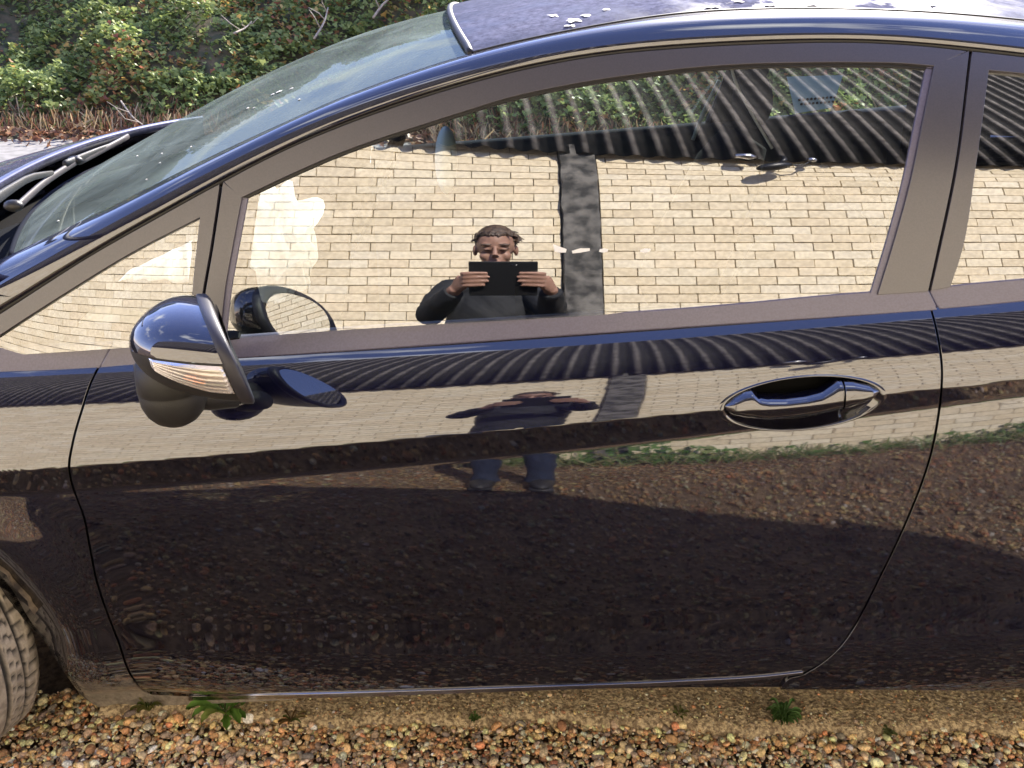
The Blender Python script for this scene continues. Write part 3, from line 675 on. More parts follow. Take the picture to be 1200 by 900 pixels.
# ---- rear quarter panels
rx = 1.46
qbot = np.vstack([px((915, 808), (1000, 808), (1200, 808)), arch(rx, WZ + .01, .345, 194, -10), wp(1.95, .26)])
qtop = np.vstack([px((1093, 361), (1200, 352), (1400, 337)), wp(1.6, .99), wp(1.95, 1.0)])
qleft = np.vstack([inset(GR[:-1], (1.8, 0)), px((949, 787.5), (940, 792), (925, 796), (915, 808))])
panel('quarter_panel', coons(qtop, np.vstack([wp(1.95, 1.0), wp(2.0, .6), wp(1.95, .26)]), qbot, qleft, 200, 150), BODY, M['paint'], car)
# ---- sills under the doors
stop = px((113, 828), (150, 822), (176, 816.5), (220, 819), (400, 814), (600, 808), (800, 800.5), (900, 794.5), (950, 789))
sbot = px((113, 832), (176, 830), (250, 827), (330, 823), (420, 817), (600, 812), (800, 808.5), (950, 808))
panel('sill', strip(stop, sbot, 120, 5), BODY, M['paint_low'], car, off=-.006, depth=.12)
# bright strip added for the highlight along the door's bottom edge
panel('hem_glint', strip(px((222, 815.0), (400, 811.0), (600, 804.6), (800, 797), (900, 791), (940, 786.5)), px((222, 819.4), (400, 815.0), (600, 808.4), (800, 800.4), (900, 793.6), (940, 788)), 120, 3), BODY, M['chrome'], D2, off=.0035, depth=.01)
panel('gap_shade', strip(inset(GL, (-1.9, 0)), inset(GL, (1.9, 0)), 60, 2), BODY, M['black'], car, off=-.0035, depth=.01, rnd=.0003)  # black strip laid in each shut gap to stand for its shade
panel('gap_shade', strip(inset(GR, (-1.9, 0)), inset(GR, (1.9, 0)), 80, 2), BODY, M['black'], car, off=-.0035, depth=.01, rnd=.0003)
# ---- dark inner shell behind the shut lines
panel('inner_shell', coons(px((60, 440), (400, 412), (800, 384), (1260, 350)), px((1260, 350), (1280, 600), (1180, 800)), px((150, 806), (600, 800), (1180, 800)), px((60, 440), (50, 548), (80, 640), (150, 806)), 60, 40), BODY, M['black'], car, off=-.047, depth=.03)

# ---- glazing and its frames
GTOP = px((283, 231), (340, 204), (400, 178), (450, 160), (497, 145), (550, 128), (600, 113), (650, 102), (700, 93), (750, 86), (800, 80), (866, 75), (933, 73), (1000, 72.6), (1060, 74), (1095, 77))
GLEFT = px((283, 231), (272, 290), (264, 335), (257, 398)); GRIGHT = px((1095, 77), (1082, 140), (1067, 213), (1046, 290), (1029, 345))
GBOT = px((257, 399), (400, 388), (600, 375.5), (800, 363), (1029, 344))
door_glass = panel('door_glass', coons(inset(GTOP, (0, -2)), GRIGHT, inset(GBOT, (0, 6)), GLEFT, 160, 70), GLASS, M['glass'], D2, off=-.006, depth=.003, rnd=.0004, mat_far=M['farglass'])
PLEFT = px((262, 214), (249, 300), (242, 340), (234, 402)); PRIGHT = px((1135, 60.5), (1117, 200), (1096, 300), (1087, 341))
panel('window_frame', strip(cut(SEAL, 262, 1134.5, 3), GTOP, 160, 6), GLASS, M['trim'], D2, off=.001)
panel('window_frame', coons(np.vstack([PLEFT[:1], GLEFT[:1]]), GLEFT, np.vstack([PLEFT[-1:], GLEFT[-1:]]), PLEFT, 6, 60), GLASS, M['trim'], D2, off=.001)
panel('pillar_trim', coons(np.vstack([GRIGHT[:1], PRIGHT[:1]]), PRIGHT, np.vstack([GRIGHT[-1:], PRIGHT[-1:]]), GRIGHT, 10, 70), GLASS, M['trim'], D2, off=.001)
# rubber channel just inside the frames
panel('window_seal', strip(inset(GTOP, (0, -1)), inset(GTOP, (0, 3.5)), 140, 2), GLASS, M['rubber'], D2, off=-.003, depth=.006, rnd=.0008)
panel('window_seal', coons(np.vstack([GLEFT[:1], GLEFT[:1] + [7, 2]]), inset(GLEFT, (6, 1)), np.vstack([GLEFT[-1:], GLEFT[-1:] + [6, 0]]), GLEFT, 3, 50), GLASS, M['belt'], D2, off=-.003, depth=.006, rnd=.0008)
panel('window_seal', coons(np.vstack([GRIGHT[:1] + [-9, 1], GRIGHT[:1]]), GRIGHT, np.vstack([GRIGHT[-1:] + [-6, 0], GRIGHT[-1:]]), inset(GRIGHT, (-8, 1)), 3, 60), GLASS, M['belt'], D2, off=-.003, depth=.006, rnd=.0008)
panel('belt_trim', strip(px((124.5, 407), (150, 405), (235, 401), (290, 397), (400, 388), (600, 375), (800, 363), (1029, 343), (1087.5, 339.5)), px((115.5, 431.5), (157, 427.5), (290, 418), (400, 410.5), (600, 395.8), (800, 381.2), (1000, 367.2), (1090, 361)), 160, 7), GLASS, M['belt'], D2, off=trim_off, depth=.025, rnd=.003, mat_far=M['matte'])
# front quarter light
QT = px((-10, 399), (75, 344), (152, 297), (235, 254)); QB = px((-10, 414), (60, 411), (120, 408), (222, 403)); QR = px((235, 254), (227, 330), (222, 403))
panel('quarter_light', coons(QT, QR, inset(QB, (0, 4)), np.vstack([QT[:1], QB[:1] + [0, 4]]), 60, 40), GLASS, M['glass'], car, off=-.006, depth=.003, rnd=.0004, mat_far=M['farglass'])
panel('quarter_frame', strip(cut(SEAL, -60, 257, 3), np.vstack([px((-60, 433),), QT]), 80, 5), GLASS, M['trim'], car, off=.001)
panel('quarter_frame', coons(np.vstack([QR[:1], px((257, 216),)]), px((257, 216), (244.5, 300), (237.5, 340), (229, 404)), np.vstack([QR[-1:], px((229, 404),)]), QR, 6, 50), GLASS, M['trim'], car, off=.001)
panel('quarter_trim', strip(px((-120, 422), (0, 410), (60, 408), (120.5, 406)), px((-120, 452), (0, 436), (60, 434), (113, 431)), 50, 7), GLASS, M['belt'], car, off=trim_off, depth=.025, rnd=.003, mat_far=M['matte'])
# rear quarter light
RGL = px((1158, 82), (1143, 193), (1125, 300), (1113, 336)); RGT = px((1158, 82), (1200, 86), (1330, 104), (1500, 160)); RGB = px((1113, 336), (1200, 328), (1330, 316), (1440, 300)); RGR = px((1500, 160), (1490, 230), (1440, 300))
panel('rear_quarter_light', coons(RGT, RGR, inset(RGB, (0, 4)), RGL, 60, 40), GLASS, M['glass'], car, off=-.006, depth=.003, rnd=.0004, mat_far=M['farglass'])
RPL = px((1139.5, 61), (1121.5, 200), (1100.5, 300), (1091.5, 340))
panel('rear_quarter_frame', coons(np.vstack([RPL[:1], RGL[:1]]), RGL, np.vstack([RPL[-1:], RGL[-1:]]), RPL, 6, 60), GLASS, M['trim'], car, off=.001)
panel('rear_quarter_frame', strip(cut(SEAL, 1139, 1580, 3), RGT, 60, 5), GLASS, M['trim'], car, off=.001)
panel('rear_pillar', coons(np.vstack([RGT[-1:], cut(SEAL, 1575, 1585, 3)[:1], px((1800, 210),)]), px((1800, 210), (1800, 300)), px((1440, 301), (1600, 304), (1800, 300)), RGR, 30, 30), GLASS, M['paint'], car, off=.001)
panel('quarter_trim', strip(px((1092.5, 340), (1113, 337), (1200, 328.5), (1400, 310), (1600, 303)), px((1094.5, 359.6), (1113, 358), (1200, 349.5), (1400, 334), (1600, 322)), 60, 7), GLASS, M['belt'], car, off=trim_off, depth=.025, rnd=.003, mat_far=M['matte'])
panel('inner_frame', coons(px((225, 240), (300, 205)), px((300, 205), (275, 400)), px((205, 412), (275, 408)), px((225, 240), (205, 412)), 4, 20), GLASS, M['black'], car, off=-.022, depth=.004)
panel('inner_frame', coons(px((1080, 66), (1170, 66)), px((1170, 66), (1120, 350)), px((1035, 352), (1120, 350)), px((1080, 66), (1035, 352)), 4, 20), GLASS, M['black'], car, off=-.022, depth=.004)
panel('inner_frame', strip(cut(SEAL, -100, 1580, -2), cut(SEAL, -100, 1580, 17), 120, 3), GLASS, M['black'], car, off=-.024, depth=.004)

# ---- roof rail and screen pillar: one rounded lacquered band
ns = 260
lo_px = resamp(SEAL + [0, -3.5], ns); A = onS(lo_px, GLASS, -.004)
ux = np.interp(lo_px[:, 0], resamp(RAILUP, 800)[:, 0], resamp(RAILUP, 800)[:, 1]); 
# pair every low point with the point of the upper curve square to it in the picture plane
upd = resamp(RAILUP, ns); 
dyv = np.interp(upd[:, 0], [-300, 0, 300, 560, 800, 1200, 1800], [.065, .068, .075, .095, .115, .115, .11])
B_ = atY(upd, A[:, 1] + dyv)
def gsm(Q, sg):
    k = np.arange(-4 * sg, 4 * sg + 1); g = np.exp(-.5 * (k / sg) ** 2); g /= g.sum(); n = len(k) // 2
    Qp = np.vstack([2 * Q[0] - Q[n:0:-1], Q, 2 * Q[-1] - Q[-2:-n - 2:-1]]); return np.stack([np.convolve(Qp[:, c], g, 'valid') for c in range(3)], -1)
B_ = gsm(B_, 5); dA = A - gsm(A, 5); A = A - dA
al = np.gradient(A, axis=0); al /= np.linalg.norm(al, axis=1, keepdims=True)
nA = nrmS(A, GLASS); t0 = np.cross(nA, al); t0 *= np.sign(t0[:, 2:3])
t1 = np.tile([0, 1., .16], (ns, 1)); ab = np.gradient(B_, axis=0); ab /= np.linalg.norm(ab, axis=1, keepdims=True); t1 -= ab * (t1 * ab).sum(1, keepdims=True); t1 /= np.linalg.norm(t1, axis=1, keepdims=True)
ln = np.linalg.norm(B_ - A, axis=1, keepdims=True)
tt = np.linspace(0, 1, 18)[:, None, None]; P1, P2 = A + t0 * ln * .50, B_ - t1 * ln * .42
rail = (1-tt)**3*A + 3*(1-tt)**2*tt*P1 + 3*(1-tt)*tt**2*P2 + tt**3*B_
rail = np.concatenate([(A + [0, .012, -.004])[None], (A + [0, .004, -.003])[None], rail])
nr_ = rail.shape[0]; F_ = gridfaces(nr_, ns)[:, ::-1]
build('roof_rail', rail.reshape(-1, 3), F_, M['paint'], car); build('roof_rail', mirY(rail).reshape(-1, 3), F_[:, ::-1], M['paint'], car)
S0 = onS(resamp(SEAL, ns), GLASS, .009)
for f in (lambda q: q, mirY):
    b = Bag(); b.tube(f(S0), .0075, 8); b.make('roof_seal', M['rubber'], car)
# ---- roof skin
ki = int(np.argmin(np.abs(upd[:, 0] - 558))); E = B_[ki:]; m_ = len(E); nt = 60
T = np.linspace(0, 1, nt); q = 1 - (2 * T - 1) ** 2
fr = np.exp(-((np.arange(m_)) / 40.))[:, None]
roof = np.zeros((m_, nt, 3)); roof[..., 0] = E[:, 0:1] - .062 * q[None] * fr + .0; roof[..., 1] = E[:, 1:2] + .003 + T[None] * (2 * (YC - E[:, 1:2]) - .006); roof[..., 2] = E[:, 2:3] + .004 * np.minimum(1, q[None] * 8) + .052 * q[None]
Fq = gridfaces(m_, nt)
build('roof', roof.reshape(-1, 3), Fq[:, ::-1] if np.cross(roof[0, 1] - roof[0, 0], roof[1, 0] - roof[0, 0])[2] > 0 else Fq, M['paint_roof'], car)
hl = roof.copy(); hl[..., 2] -= .03; build('headliner', hl.reshape(-1, 3), Fq, M['interior'], car)
for sgn in (0, 1):
    P = E.copy() + [0, .001, .0005]; P = mirY(P) if sgn else P
    b = Bag(); b.tube(P, .0022, 6); b.make('roof_joint', M['rubber'], car)
b = Bag(); hd = roof[0] + [-.004, 0, -.003]; b.tube(hd, .0065, 8); b.make('screen_seal', M['rubber'], car)
# bird droppings and dust smears on the roof
def blot(name, c, r, m, seed, nrm=(0, 0, 1), n=16, th=.0012):
    g = np.random.default_rng(seed); a = np.linspace(0, 2 * math.pi, n, endpoint=False); rad = r * (1 + g.normal(0, .35, n)).clip(.35, 1.9)
    nrm = np.array(nrm) / np.linalg.norm(nrm); u = np.cross(nrm, [0, 1, .3]); u /= np.linalg.norm(u); v = np.cross(nrm, u)
    ringp = np.asarray(c) + np.cos(a)[:, None] * rad[:, None] * u + np.sin(a)[:, None] * rad[:, None] * v
    V = np.vstack([ringp, np.asarray(c) + (ringp - c) * .5 + nrm * th, [np.asarray(c) + nrm * th]]); k = len(V) - 1
    F = [(i, (i+1) % n, n + (i+1) % n, n + i) for i in range(n)] + [(n + i, n + (i+1) % n, k) for i in range(n)]
    return build(name, V, F, m, car)
def roof_at(pxy):
    Q = proj(roof.reshape(-1, 3)); i = int(np.argmin(((Q - pxy) ** 2).sum(1))); return roof.reshape(-1, 3)[i]
for i, (p_, r_) in enumerate([((611, 12), .010), ((648, 19), .009), ((672, 24), .014), ((668, 28), .009), ((690, 17), .008), ((712, 12), .007), ((838, 6), .012), ((868, 4), .010), ((905, 5), .009), ((955, 4), .010), ((1058, 5), .009), ((1092, 7), .006)]):
    blot('bird_dropping', roof_at(np.array(p_)) + [0, 0, .0006], r_, M['dropping'], 40 + i, (0, -.15, 1))

# ---- windscreen
W0 = B_[:ki + 1]; wi = np.where(upd[:ki + 1, 0] > 6)[0]; W0 = W0[wi] + [0, .004, -.004]; m_ = len(W0)
s_ = np.linspace(0, 1, m_)[:, None]; T = np.linspace(0, 1, 70); q = (1 - np.abs(2 * T - 1) ** 2.0)[None]
scr = np.zeros((m_, 70, 3)); scr[..., 0] = W0[:, 0:1] - (.135 * (1 - s_) + .062 * s_) * q; scr[..., 1] = W0[:, 1:2] + T[None] * 2 * (YC - W0[:, 1:2]); scr[..., 2] = W0[:, 2:3] + (.015 * (1 - s_) + .050 * s_ + .075 * s_ * (1 - s_)) * q
Fw = gridfaces(m_, 70); up_ = np.cross(scr[1, 0] - scr[0, 0], scr[0, 1] - scr[0, 0])[2]
windscreen = build('windscreen', scr.reshape(-1, 3), Fw if up_ < 0 else Fw[:, ::-1], M['screen'], car)
b = Bag(); b.tube(scr[0] + [.002, 0, .002], .0045, 8); b.make('screen_trim', M['matte'], car)
for i, (p_, r_) in enumerate([((330, 108), .011), ((322, 112), .006), ((340, 105), .006), ((294, 128), .004), ((222, 172), .0035), ((192, 180), .003), ((160, 183), .003), ((188, 190), .003), ((172, 210), .003), ((66, 260), .004), ((300, 126), .003), ((348, 118), .003)]):
    Q = proj(scr.reshape(-1, 3)); k = int(np.argmin(((Q - np.array(p_)) ** 2).sum(1) + (T[np.arange(len(Q)) % 70] > .6) * 1e5)); blot('bird_dropping', scr.reshape(-1, 3)[k] + [-.0002, 0, .0005], r_ * .6, M['dropping'], 70 + i, (-.35, 0, .94), 10)
# ---- cowl, bonnet standing ajar, engine bay
base = scr[0]; cow = np.array([base + [.02, 0, -.02], base + [-.03, 0, -.035], base + [-.14, 0, -.06], base + [-.30, 0, -.20]])
build('cowl', cow.reshape(-1, 3), gridfaces(4, 70), M['plastic'], car)
T = np.linspace(0, 1, 50); ys = .115 + T * 2 * (YC - .115); q = 1 - (2 * T - 1) ** 2; hn = 40
u = np.linspace(0, 1, hn)[:, None]
xr = -.925 - .095 * q; xf = -1.80 - .14 * q ** .7
bon = np.zeros((hn, 50, 3)); bon[..., 0] = xr[None] * (1 - u) + xf[None] * u; bon[..., 1] = ys[None]
bon[..., 2] = 1.030 + .024 * q[None] - .21 * u - .10 * u * u + .02 * q[None] * u - .03 * np.maximum(0, u - .9) * 10 * u
bot = bon.copy(); bot[..., 2] -= .022
rr_ = np.concatenate([bot[::-1], (bon[:1] + [.006, 0, -.008]), bon]); build('bonnet', rr_.reshape(-1, 3), gridfaces(len(rr_), 50)[:, ::-1], M['paint_bonnet'], car)
for k in (0, -1):
    e_ = bon[:, k]; g = np.array([e_ + [0, 0, -.004], e_ + [0, 0, -.13]]); build('bay_side', g.reshape(-1, 3), gridfaces(2, hn), M['black'], car)
b = Bag(); b.box((-1.40, YC, .62), (.42, .70, .18)); b.box((-1.40, YC, .80), (.35, .66, .05)); b.make('engine_bay', M['black'], car, smooth=False)
b = Bag(); b.box((-1.3, YC, .84), (.10, .25, .07)); b.tube([(-1.2, .3, .84), (-1.15, .7, .90), (-1.2, 1.2, .86)], .025, 8); b.make('engine', M['plastic'], car, smooth=False)
def cowly(p): return .60 + (p[..., 0] - 70) * .0067
def wiper(arm, blade, blk):
    a = px(*arm); bl = px(*blade); b = Bag()
    b.tube(resamp(atY(a, cowly(a)), 8), np.linspace(.0095, .005, 8), 8, (1, .5)); k = px(blk); b.ellipsoid(atY(k[None], cowly(k[None]))[0], (.017, .012, .010), 10, 6)
    o = b.make('wiper', M['plastic'], car)
    b = Bag(); b.tube(resamp(atY(bl, cowly(bl)), 10), 0.0055, 8, (1.3, .8)); b.make('blade', mat('wiper_rubber', (.045, .038, .042), .5), o)
wiper([(-14, 240), (12, 222), (36, 208), (62, 203)], [(18, 244), (52, 214), (95, 186)], (16, 241))
wiper([(76, 193), (90, 187), (118, 175), (142, 166)], [(93, 190), (120, 176), (150, 160)], (88, 188))

# ---- front bumper and tail, closing the body
def endcap(name, xs_, zs_, y0s, m, sgn):
    T = np.linspace(0, 1, 30); q = 1 - np.abs(2 * T - 1) ** 2.5; g = []
    for x_, z_, y0, bow in zip(xs_, zs_, y0s[0], y0s[1]): g.append(np.stack([x_ + sgn * bow * q, y0 + T * 2 * (YC - y0), np.full(30, z_)], -1))
    g = np.array(g); f = gridfaces(len(g), 30); return build(name, g.reshape(-1, 3), f if sgn > 0 else f[:, ::-1], m, car)
endcap('front_bumper', [-1.80, -1.86, -1.88, -1.87, -1.80], [.76, .72, .55, .35, .2], [[.12, .10, .08, .08, .12], [.14, .16, .19, .19, .16]], M['paint_low'], -1)
endcap('tailgate', [1.70, 1.86, 1.95, 1.97, 1.96, 1.93], [1.24, 1.05, .9, .6, .4, .26], [[.30, .22, .17, .15, .15, .17], [.10, .10, .10, .10, .10, .10]], M['paint_low'], 1)
b = Bag(); b.box((.16, YC, .22), (.92, .70, .05)); b.box((1.5, YC, .30), (.42, .66, .06)); b.box((-1.2, YC, .30), (.5, .42, .08)); b.make('underbody', M['black'], car, smooth=False)

# ---- wheels
def wheel(cx, cy, steer, far=False):
    root = bpy.data.objects.new('wheel', None); COL.objects.link(root); root.location = (cx, cy, WZ); root.parent = car; root.matrix_parent_inverse = Matrix.Translation(car.location).inverted()
    ca, sa = math.cos(steer), math.sin(steer); sg = -1 if not far else 1
    def place(V): V = np.asarray(V, float); x, y, z = V[:, 0], V[:, 1] * (1 if not far else -1), V[:, 2]; return np.stack([cx + x*ca + y*sa, cy - x*sa + y*ca, WZ + z], -1)
    n = 260; Rr = .298; w_ = .098
    prof = [(.195, -.085), (.215, -.096), (.25, -.100), (.275, -.098), (.287, -.092), (.2935, -.083)]
    grooves = [-.056, -.019, .019, .056]; ys_ = np.linspace(-.078, .078, 66)
    for y in ys_:
        d = min(abs(y - g) for g in grooves); prof.append((Rr - .0085 * (d < .0042) - .0012 * (abs(y) / .078) ** 2 * 3, y))
    prof += [(.2935, .083), (.287, .092), (.275, .098), (.25, .100), (.215, .096), (.195, .085)]
    pr = np.array(prof); a = np.linspace(0, 2 * math.pi, n, endpoint=False)
    rad = np.repeat(pr[:, 0][:, None], n, 1); Y_ = np.repeat(pr[:, 1][:, None], n, 1)
    an = a[None] + np.zeros_like(rad)
    # sipes across the shoulder ribs and slanting ones on the inner ribs
    out = np.abs(Y_) > .058; ph = (an * 62 / (2 * math.pi) + np.where(out, Y_ * 9, Y_ * 22)) % 1
    sip = (np.abs(ph - .5) < .10) & (rad > .285) & (out | (np.abs(np.abs(Y_) - .0375) < .012)); rad = rad - .005 * sip
    V = np.stack([rad * np.cos(an), Y_, rad * np.sin(an)], -1).reshape(-1, 3); m = len(pr)
    i = np.arange(m - 1)[:, None] * n + np.arange(n)[None]; j = np.arange(m - 1)[:, None] * n + (np.arange(n) + 1)[None] % n
    F = np.stack([i, j, j + n, i + n], -1).reshape(-1, 4)
    def part(name, V, F, mt, sm=True):
        o = build(name, place(V), F, mt, None, sm); o.parent = root; o.matrix_parent_inverse = (Matrix.Translation(root.location)).inverted(); return o
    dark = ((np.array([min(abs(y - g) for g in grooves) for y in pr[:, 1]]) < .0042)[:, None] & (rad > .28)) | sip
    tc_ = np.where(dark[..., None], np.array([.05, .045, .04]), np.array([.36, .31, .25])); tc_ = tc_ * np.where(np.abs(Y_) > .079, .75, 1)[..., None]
    to = part('tyre', V, F, M['tyre'], False); ca_ = to.data.color_attributes.new('tint', 'FLOAT_COLOR', 'POINT'); q4 = np.ones((len(V), 4)); q4[:, :3] = tc_.reshape(-1, 3); ca_.data.foreach_set('color', q4.ravel())
    b = Bag(); aa = np.linspace(0, 2 * math.pi, 49)
    for r0, r1, y0, y1 in ((.205, .195, -.088, -.075), (.195, .18, -.075, -.03), (.18, .18, -.03, .07)):
        g = np.array([[(r * math.cos(t), y, r * math.sin(t)) for t in aa] for r, y in ((r0, y0), (r1, y1))]); b.add(g.reshape(-1, 3), gridfaces(2, 49))
    for k in range(5):
        t = k * 2 * math.pi / 5; b.tube([(0.03 * math.cos(t), -.075, .03 * math.sin(t)), (.12 * math.cos(t), -.07, .12 * math.sin(t)), (.19 * math.cos(t), -.06, .19 * math.sin(t))], [.03, .022, .026], 8)
    b.ellipsoid((0, -.07, 0), (.05, .02, .05), 14, 8); part('rim', np.vstack(b.V), b.F, M['alloy'])
    b = Bag(); b.tube([(0, -.02, 0), (0, .0, 0)], .13, 28); part('brake_disc', np.vstack(b.V), b.F, M['steel'])
wheel(WX + .018, .120, R(25)); wheel(WX + .018, 2 * YC - .13, R(-25), True)
wheel(rx, .135, 0); wheel(rx, 2 * YC - .135, 0, True)
for cx in (WX, rx):
    a = np.radians(np.linspace(14, 186, 60))
    for f in (lambda q: q, mirY):
        g = np.array([[(cx + .375 * math.cos(t) + .004 * math.sin(t * 40), y, WZ + .01 + .362 * math.sin(t) + .003 * math.sin(t * 31)) for t in a] for y in (.028, .1, .25, .42)] + [[(cx + .1 * math.cos(t), .42, WZ + .1 * math.sin(t)) for t in a]])
        zz_ = np.linspace(.215, .42, 12); g2 = np.array([[(cx + .385 + .05 * (.4 - z_) + .004 * math.sin(z_ * 90), y, z_) for z_ in zz_] for y in (.075, .15, .28, .42)]); build('splash_guard', f(g2).reshape(-1, 3), gridfaces(4, 12), M['liner'], car)
        build('arch_liner', f(g).reshape(-1, 3), gridfaces(5, 60), M['liner'], car)

# ---- door handle in its scooped recess
def ell(r, a): 
    ct, st = math.cos(HT), math.sin(HT); x, y = HR[0] * r * np.cos(a), HR[1] * r * np.sin(a)
    return np.stack([HC[0] + x*ct - y*st, HC[1] + x*st + y*ct], -1)
rr = [1.035, 1.012, .99, .965, .94, .90, .84, .76, .66, .52, .36, .18, .02]; dp = [.0003, .0016, .0022, .0014, -.001, -.006, -.012, -.0175, -.0215, -.0245, -.026, -.0265, -.0265]
aa = np.linspace(0, 2 * math.pi, 121); pxg = np.array([ell(r, aa) + np.array([0, -15.0]) * max(0, -d_ - .003) / .0265 for r, d_ in zip(rr, dp)]); Pg = onS(pxg, BODY); ng = nrmS(Pg, BODY)
cn = nrmS(onS(np.array([[HC]], float), BODY), BODY)[0, 0]
Pg = Pg + cn * np.array([d_ if d_ > -.002 else d_ * 1.45 for d_ in dp])[:, None, None]
build('handle_recess', Pg[:7].reshape(-1, 3), gridfaces(7, 121), M['paint'], door); build('handle_cup', Pg[6:].reshape(-1, 3), gridfaces(len(rr) - 6, 121), M['black'], door)
htop = px((850, 477), (860, 468), (872, 461), (881, 459.5), (889, 467), (900, 469), (920, 469), (945, 466), (962, 462), (974, 454), (981, 448.5), (1000, 449.5), (1018, 453.5), (1031, 460))
hbot = px((849, 483), (858, 489), (875, 494), (900, 495.5), (935, 491.5), (965, 487.5), (990, 484), (1012, 475), (1031, 463))
htop = htop + [0, -4.0]; hbot = hbot + [0, -1.5]
def bar(name, a0, a1):
    n, m_ = 90, 19
    A_ = resamp(htop, 400, False); B2 = resamp(hbot, 400, False); X = np.linspace(a0, a1, n)
    T_ = np.stack([X, np.interp(X, A_[:, 0], A_[:, 1])], -1); Bb = np.stack([X, np.interp(X, B2[:, 0], B2[:, 1])], -1)
    if name == 'handle_cap': T_[:, 0] += np.linspace(0, 0, n)
    t = np.linspace(0, 1, m_); prof = (1 - np.abs(2 * t ** .85 - 1) ** 3.2) ** .6 * (1 - .18 * t)
    g = (1 - t)[:, None, None] * T_[None] + t[:, None, None] * Bb[None]
    P = onS(g, BODY); hh = np.clip((X - 846) / 14, .1, 1) ** .5 * np.clip((1034 - X) / 14, .1, 1) ** .5
    F0 = P + cn * (-.011 + .025 * prof[:, None] * hh[None])[..., None]
    Bk = P[::-1] + cn * (-.013 - .002 * prof[::-1, None] * hh[None])[..., None]
    V = np.concatenate([F0, Bk]); V = np.concatenate([V, V[:1]])
    b = Bag(); b.add(V.reshape(-1, 3), gridfaces(len(V), n)); k = len(V)
    b.F += [tuple(i * n for i in range(k - 1)), tuple(i * n + n - 1 for i in range(k - 1))[::-1]]
    return b.make(name, M['paint'], door)
bar('door_handle', 847.5, 986.2); bar('handle_cap', 988.2, 1032)

# ---- wing mirror
mir = bpy.data.objects.new('wing_mirror', None); COL.objects.link(mir); MO = atY(px((268, 404)), np.array([-.108]))[0]
mir.location = MO; mir.parent = car; mir.matrix_parent_inverse = Matrix.Translation(car.location).inverted()
def madd(b, name, m, smooth=True, **k):
    o = b.make(name, m, None, smooth, **k); o.parent = mir; o.matrix_parent_inverse = Matrix.Translation(MO).inverted(); return o
ML, MA, MB = .128, .098, .064
def mpt(s, th, off=0.):
    """point of the mirror shell: s 0 nose .. 1 rim, th around (0 = outboard, 90 = up)"""
    s, th = np.broadcast_arrays(np.asarray(s, float), np.radians(np.asarray(th, float)))
    g = (1 - (1 - s) ** 2.3) ** .52; c, n_ = np.cos(th), np.sin(th); e = 2 / 2.35
    y = -(MA * g + off) * np.sign(c) * np.abs(c) ** e; z = (MB * g + off) * np.sign(n_) * np.abs(n_) ** e
    z = z + .008 * (1 - s) - .004; x = -ML * (1 - s) - .30 * z * (.35 + .65 * s) + .10 * (y + MA) * 0 - .42 * (y + .03) * s
    return MO + np.stack([x, y, z], -1)
def mpatch(s0, s1, t0, t1, ns_, nt_, off=0., taper=None):
    S_, T_ = np.meshgrid(np.linspace(s0, s1, ns_), np.linspace(t0, t1, nt_), indexing='ij')
    if taper is not None: T_ = taper(S_, T_)
    return mpt(S_, T_, off).reshape(-1, 3), gridfaces(ns_, nt_)
sq_ = lambda a, b, n: a + (b - a) * np.linspace(0, 1, n) ** 1.7
def patch(name, m, s0, s1, t0, t1, ns_=40, nt_=60, off=0., flip=False):
    S_, T_ = np.meshgrid(sq_(s0, s1, ns_), np.linspace(t0, t1, nt_), indexing='ij'); b = Bag(); b.add(mpt(S_, T_, off).reshape(-1, 3), gridfaces(ns_, nt_, flip)); return madd(b, name, m)
patch('mirror_cap', M['paint'], 0.0005, .985, 11, 205, 50, 90)
patch('lower_shell', M['plastic'], 0.0005, .985, -156, 10.2, 50, 70, -.0012)
# indicator: silvered tray, orange bulb, ribbed clear cover
def lens_T(s, f): lo_ = -21 * np.clip((s - .33) / .45, .02, 1) ** .7; return 8.5 * (1 - f) + lo_ * f
S_, Q_ = np.meshgrid(np.linspace(.35, .955, 40), np.linspace(0, 1, 14), indexing='ij'); TT = lens_T(S_, Q_)
b = Bag(); b.add(mpt(S_, TT, .0006).reshape(-1, 3), gridfaces(40, 14)); madd(b, 'reflector', M['reflector'])
S_, Q_ = np.meshgrid(np.linspace(.34, .965, 60), np.linspace(0, 1, 41), indexing='ij'); TT = lens_T(S_, Q_)
rib_ = 0.0042 + .0003 * np.cos(Q_ * 2 * math.pi * 7); edge = np.minimum(1, np.minimum(Q_, 1 - Q_) * 9) * np.minimum(1, np.minimum(S_ - .34, .965 - S_) * 30); 
b = Bag(); b.add(mpt(S_, TT, .0008 + rib_ * edge).reshape(-1, 3), gridfaces(60, 41)); madd(b, 'indicator_lens', M['lens'])
b = Bag()
for s__, q__, w_ in ((.66, .50, .0045), (.72, .6, .0035)): b.ellipsoid(mpt(s__, lens_T(np.array(s__), q__), .0012), (.010, .0025, w_), 10, 6)
madd(b, 'indicator_bulb', M['amber'])
th = np.linspace(0, 360, 97); b = Bag(); ringp = []
for s_, off, dx in ((.978, -.003, -.001), (.978, .0018, 0), (1.0, .0022, .004), (1.0, .0018, .0115), (1.0, -.001, .0145), (1.0, -.006, .0155), (1.0, -.012, .010)):
    ringp.append(mpt(np.full(97, s_), th, off) + [dx, 0, 0])
b.add(np.array(ringp).reshape(-1, 3), gridfaces(len(ringp), 97)); madd(b, 'mirror_rim', M['rim_plastic'])
g = [mpt(np.full(97, 1.0), th, -.012) + [.010, 0, 0]]; g[0][:, 0] += .22 * (g[0][:, 2] - MO[2]); c0 = g[0].mean(0); 
for f in (.66, .33, .01): g.append(c0 + (g[0] - c0) * f)
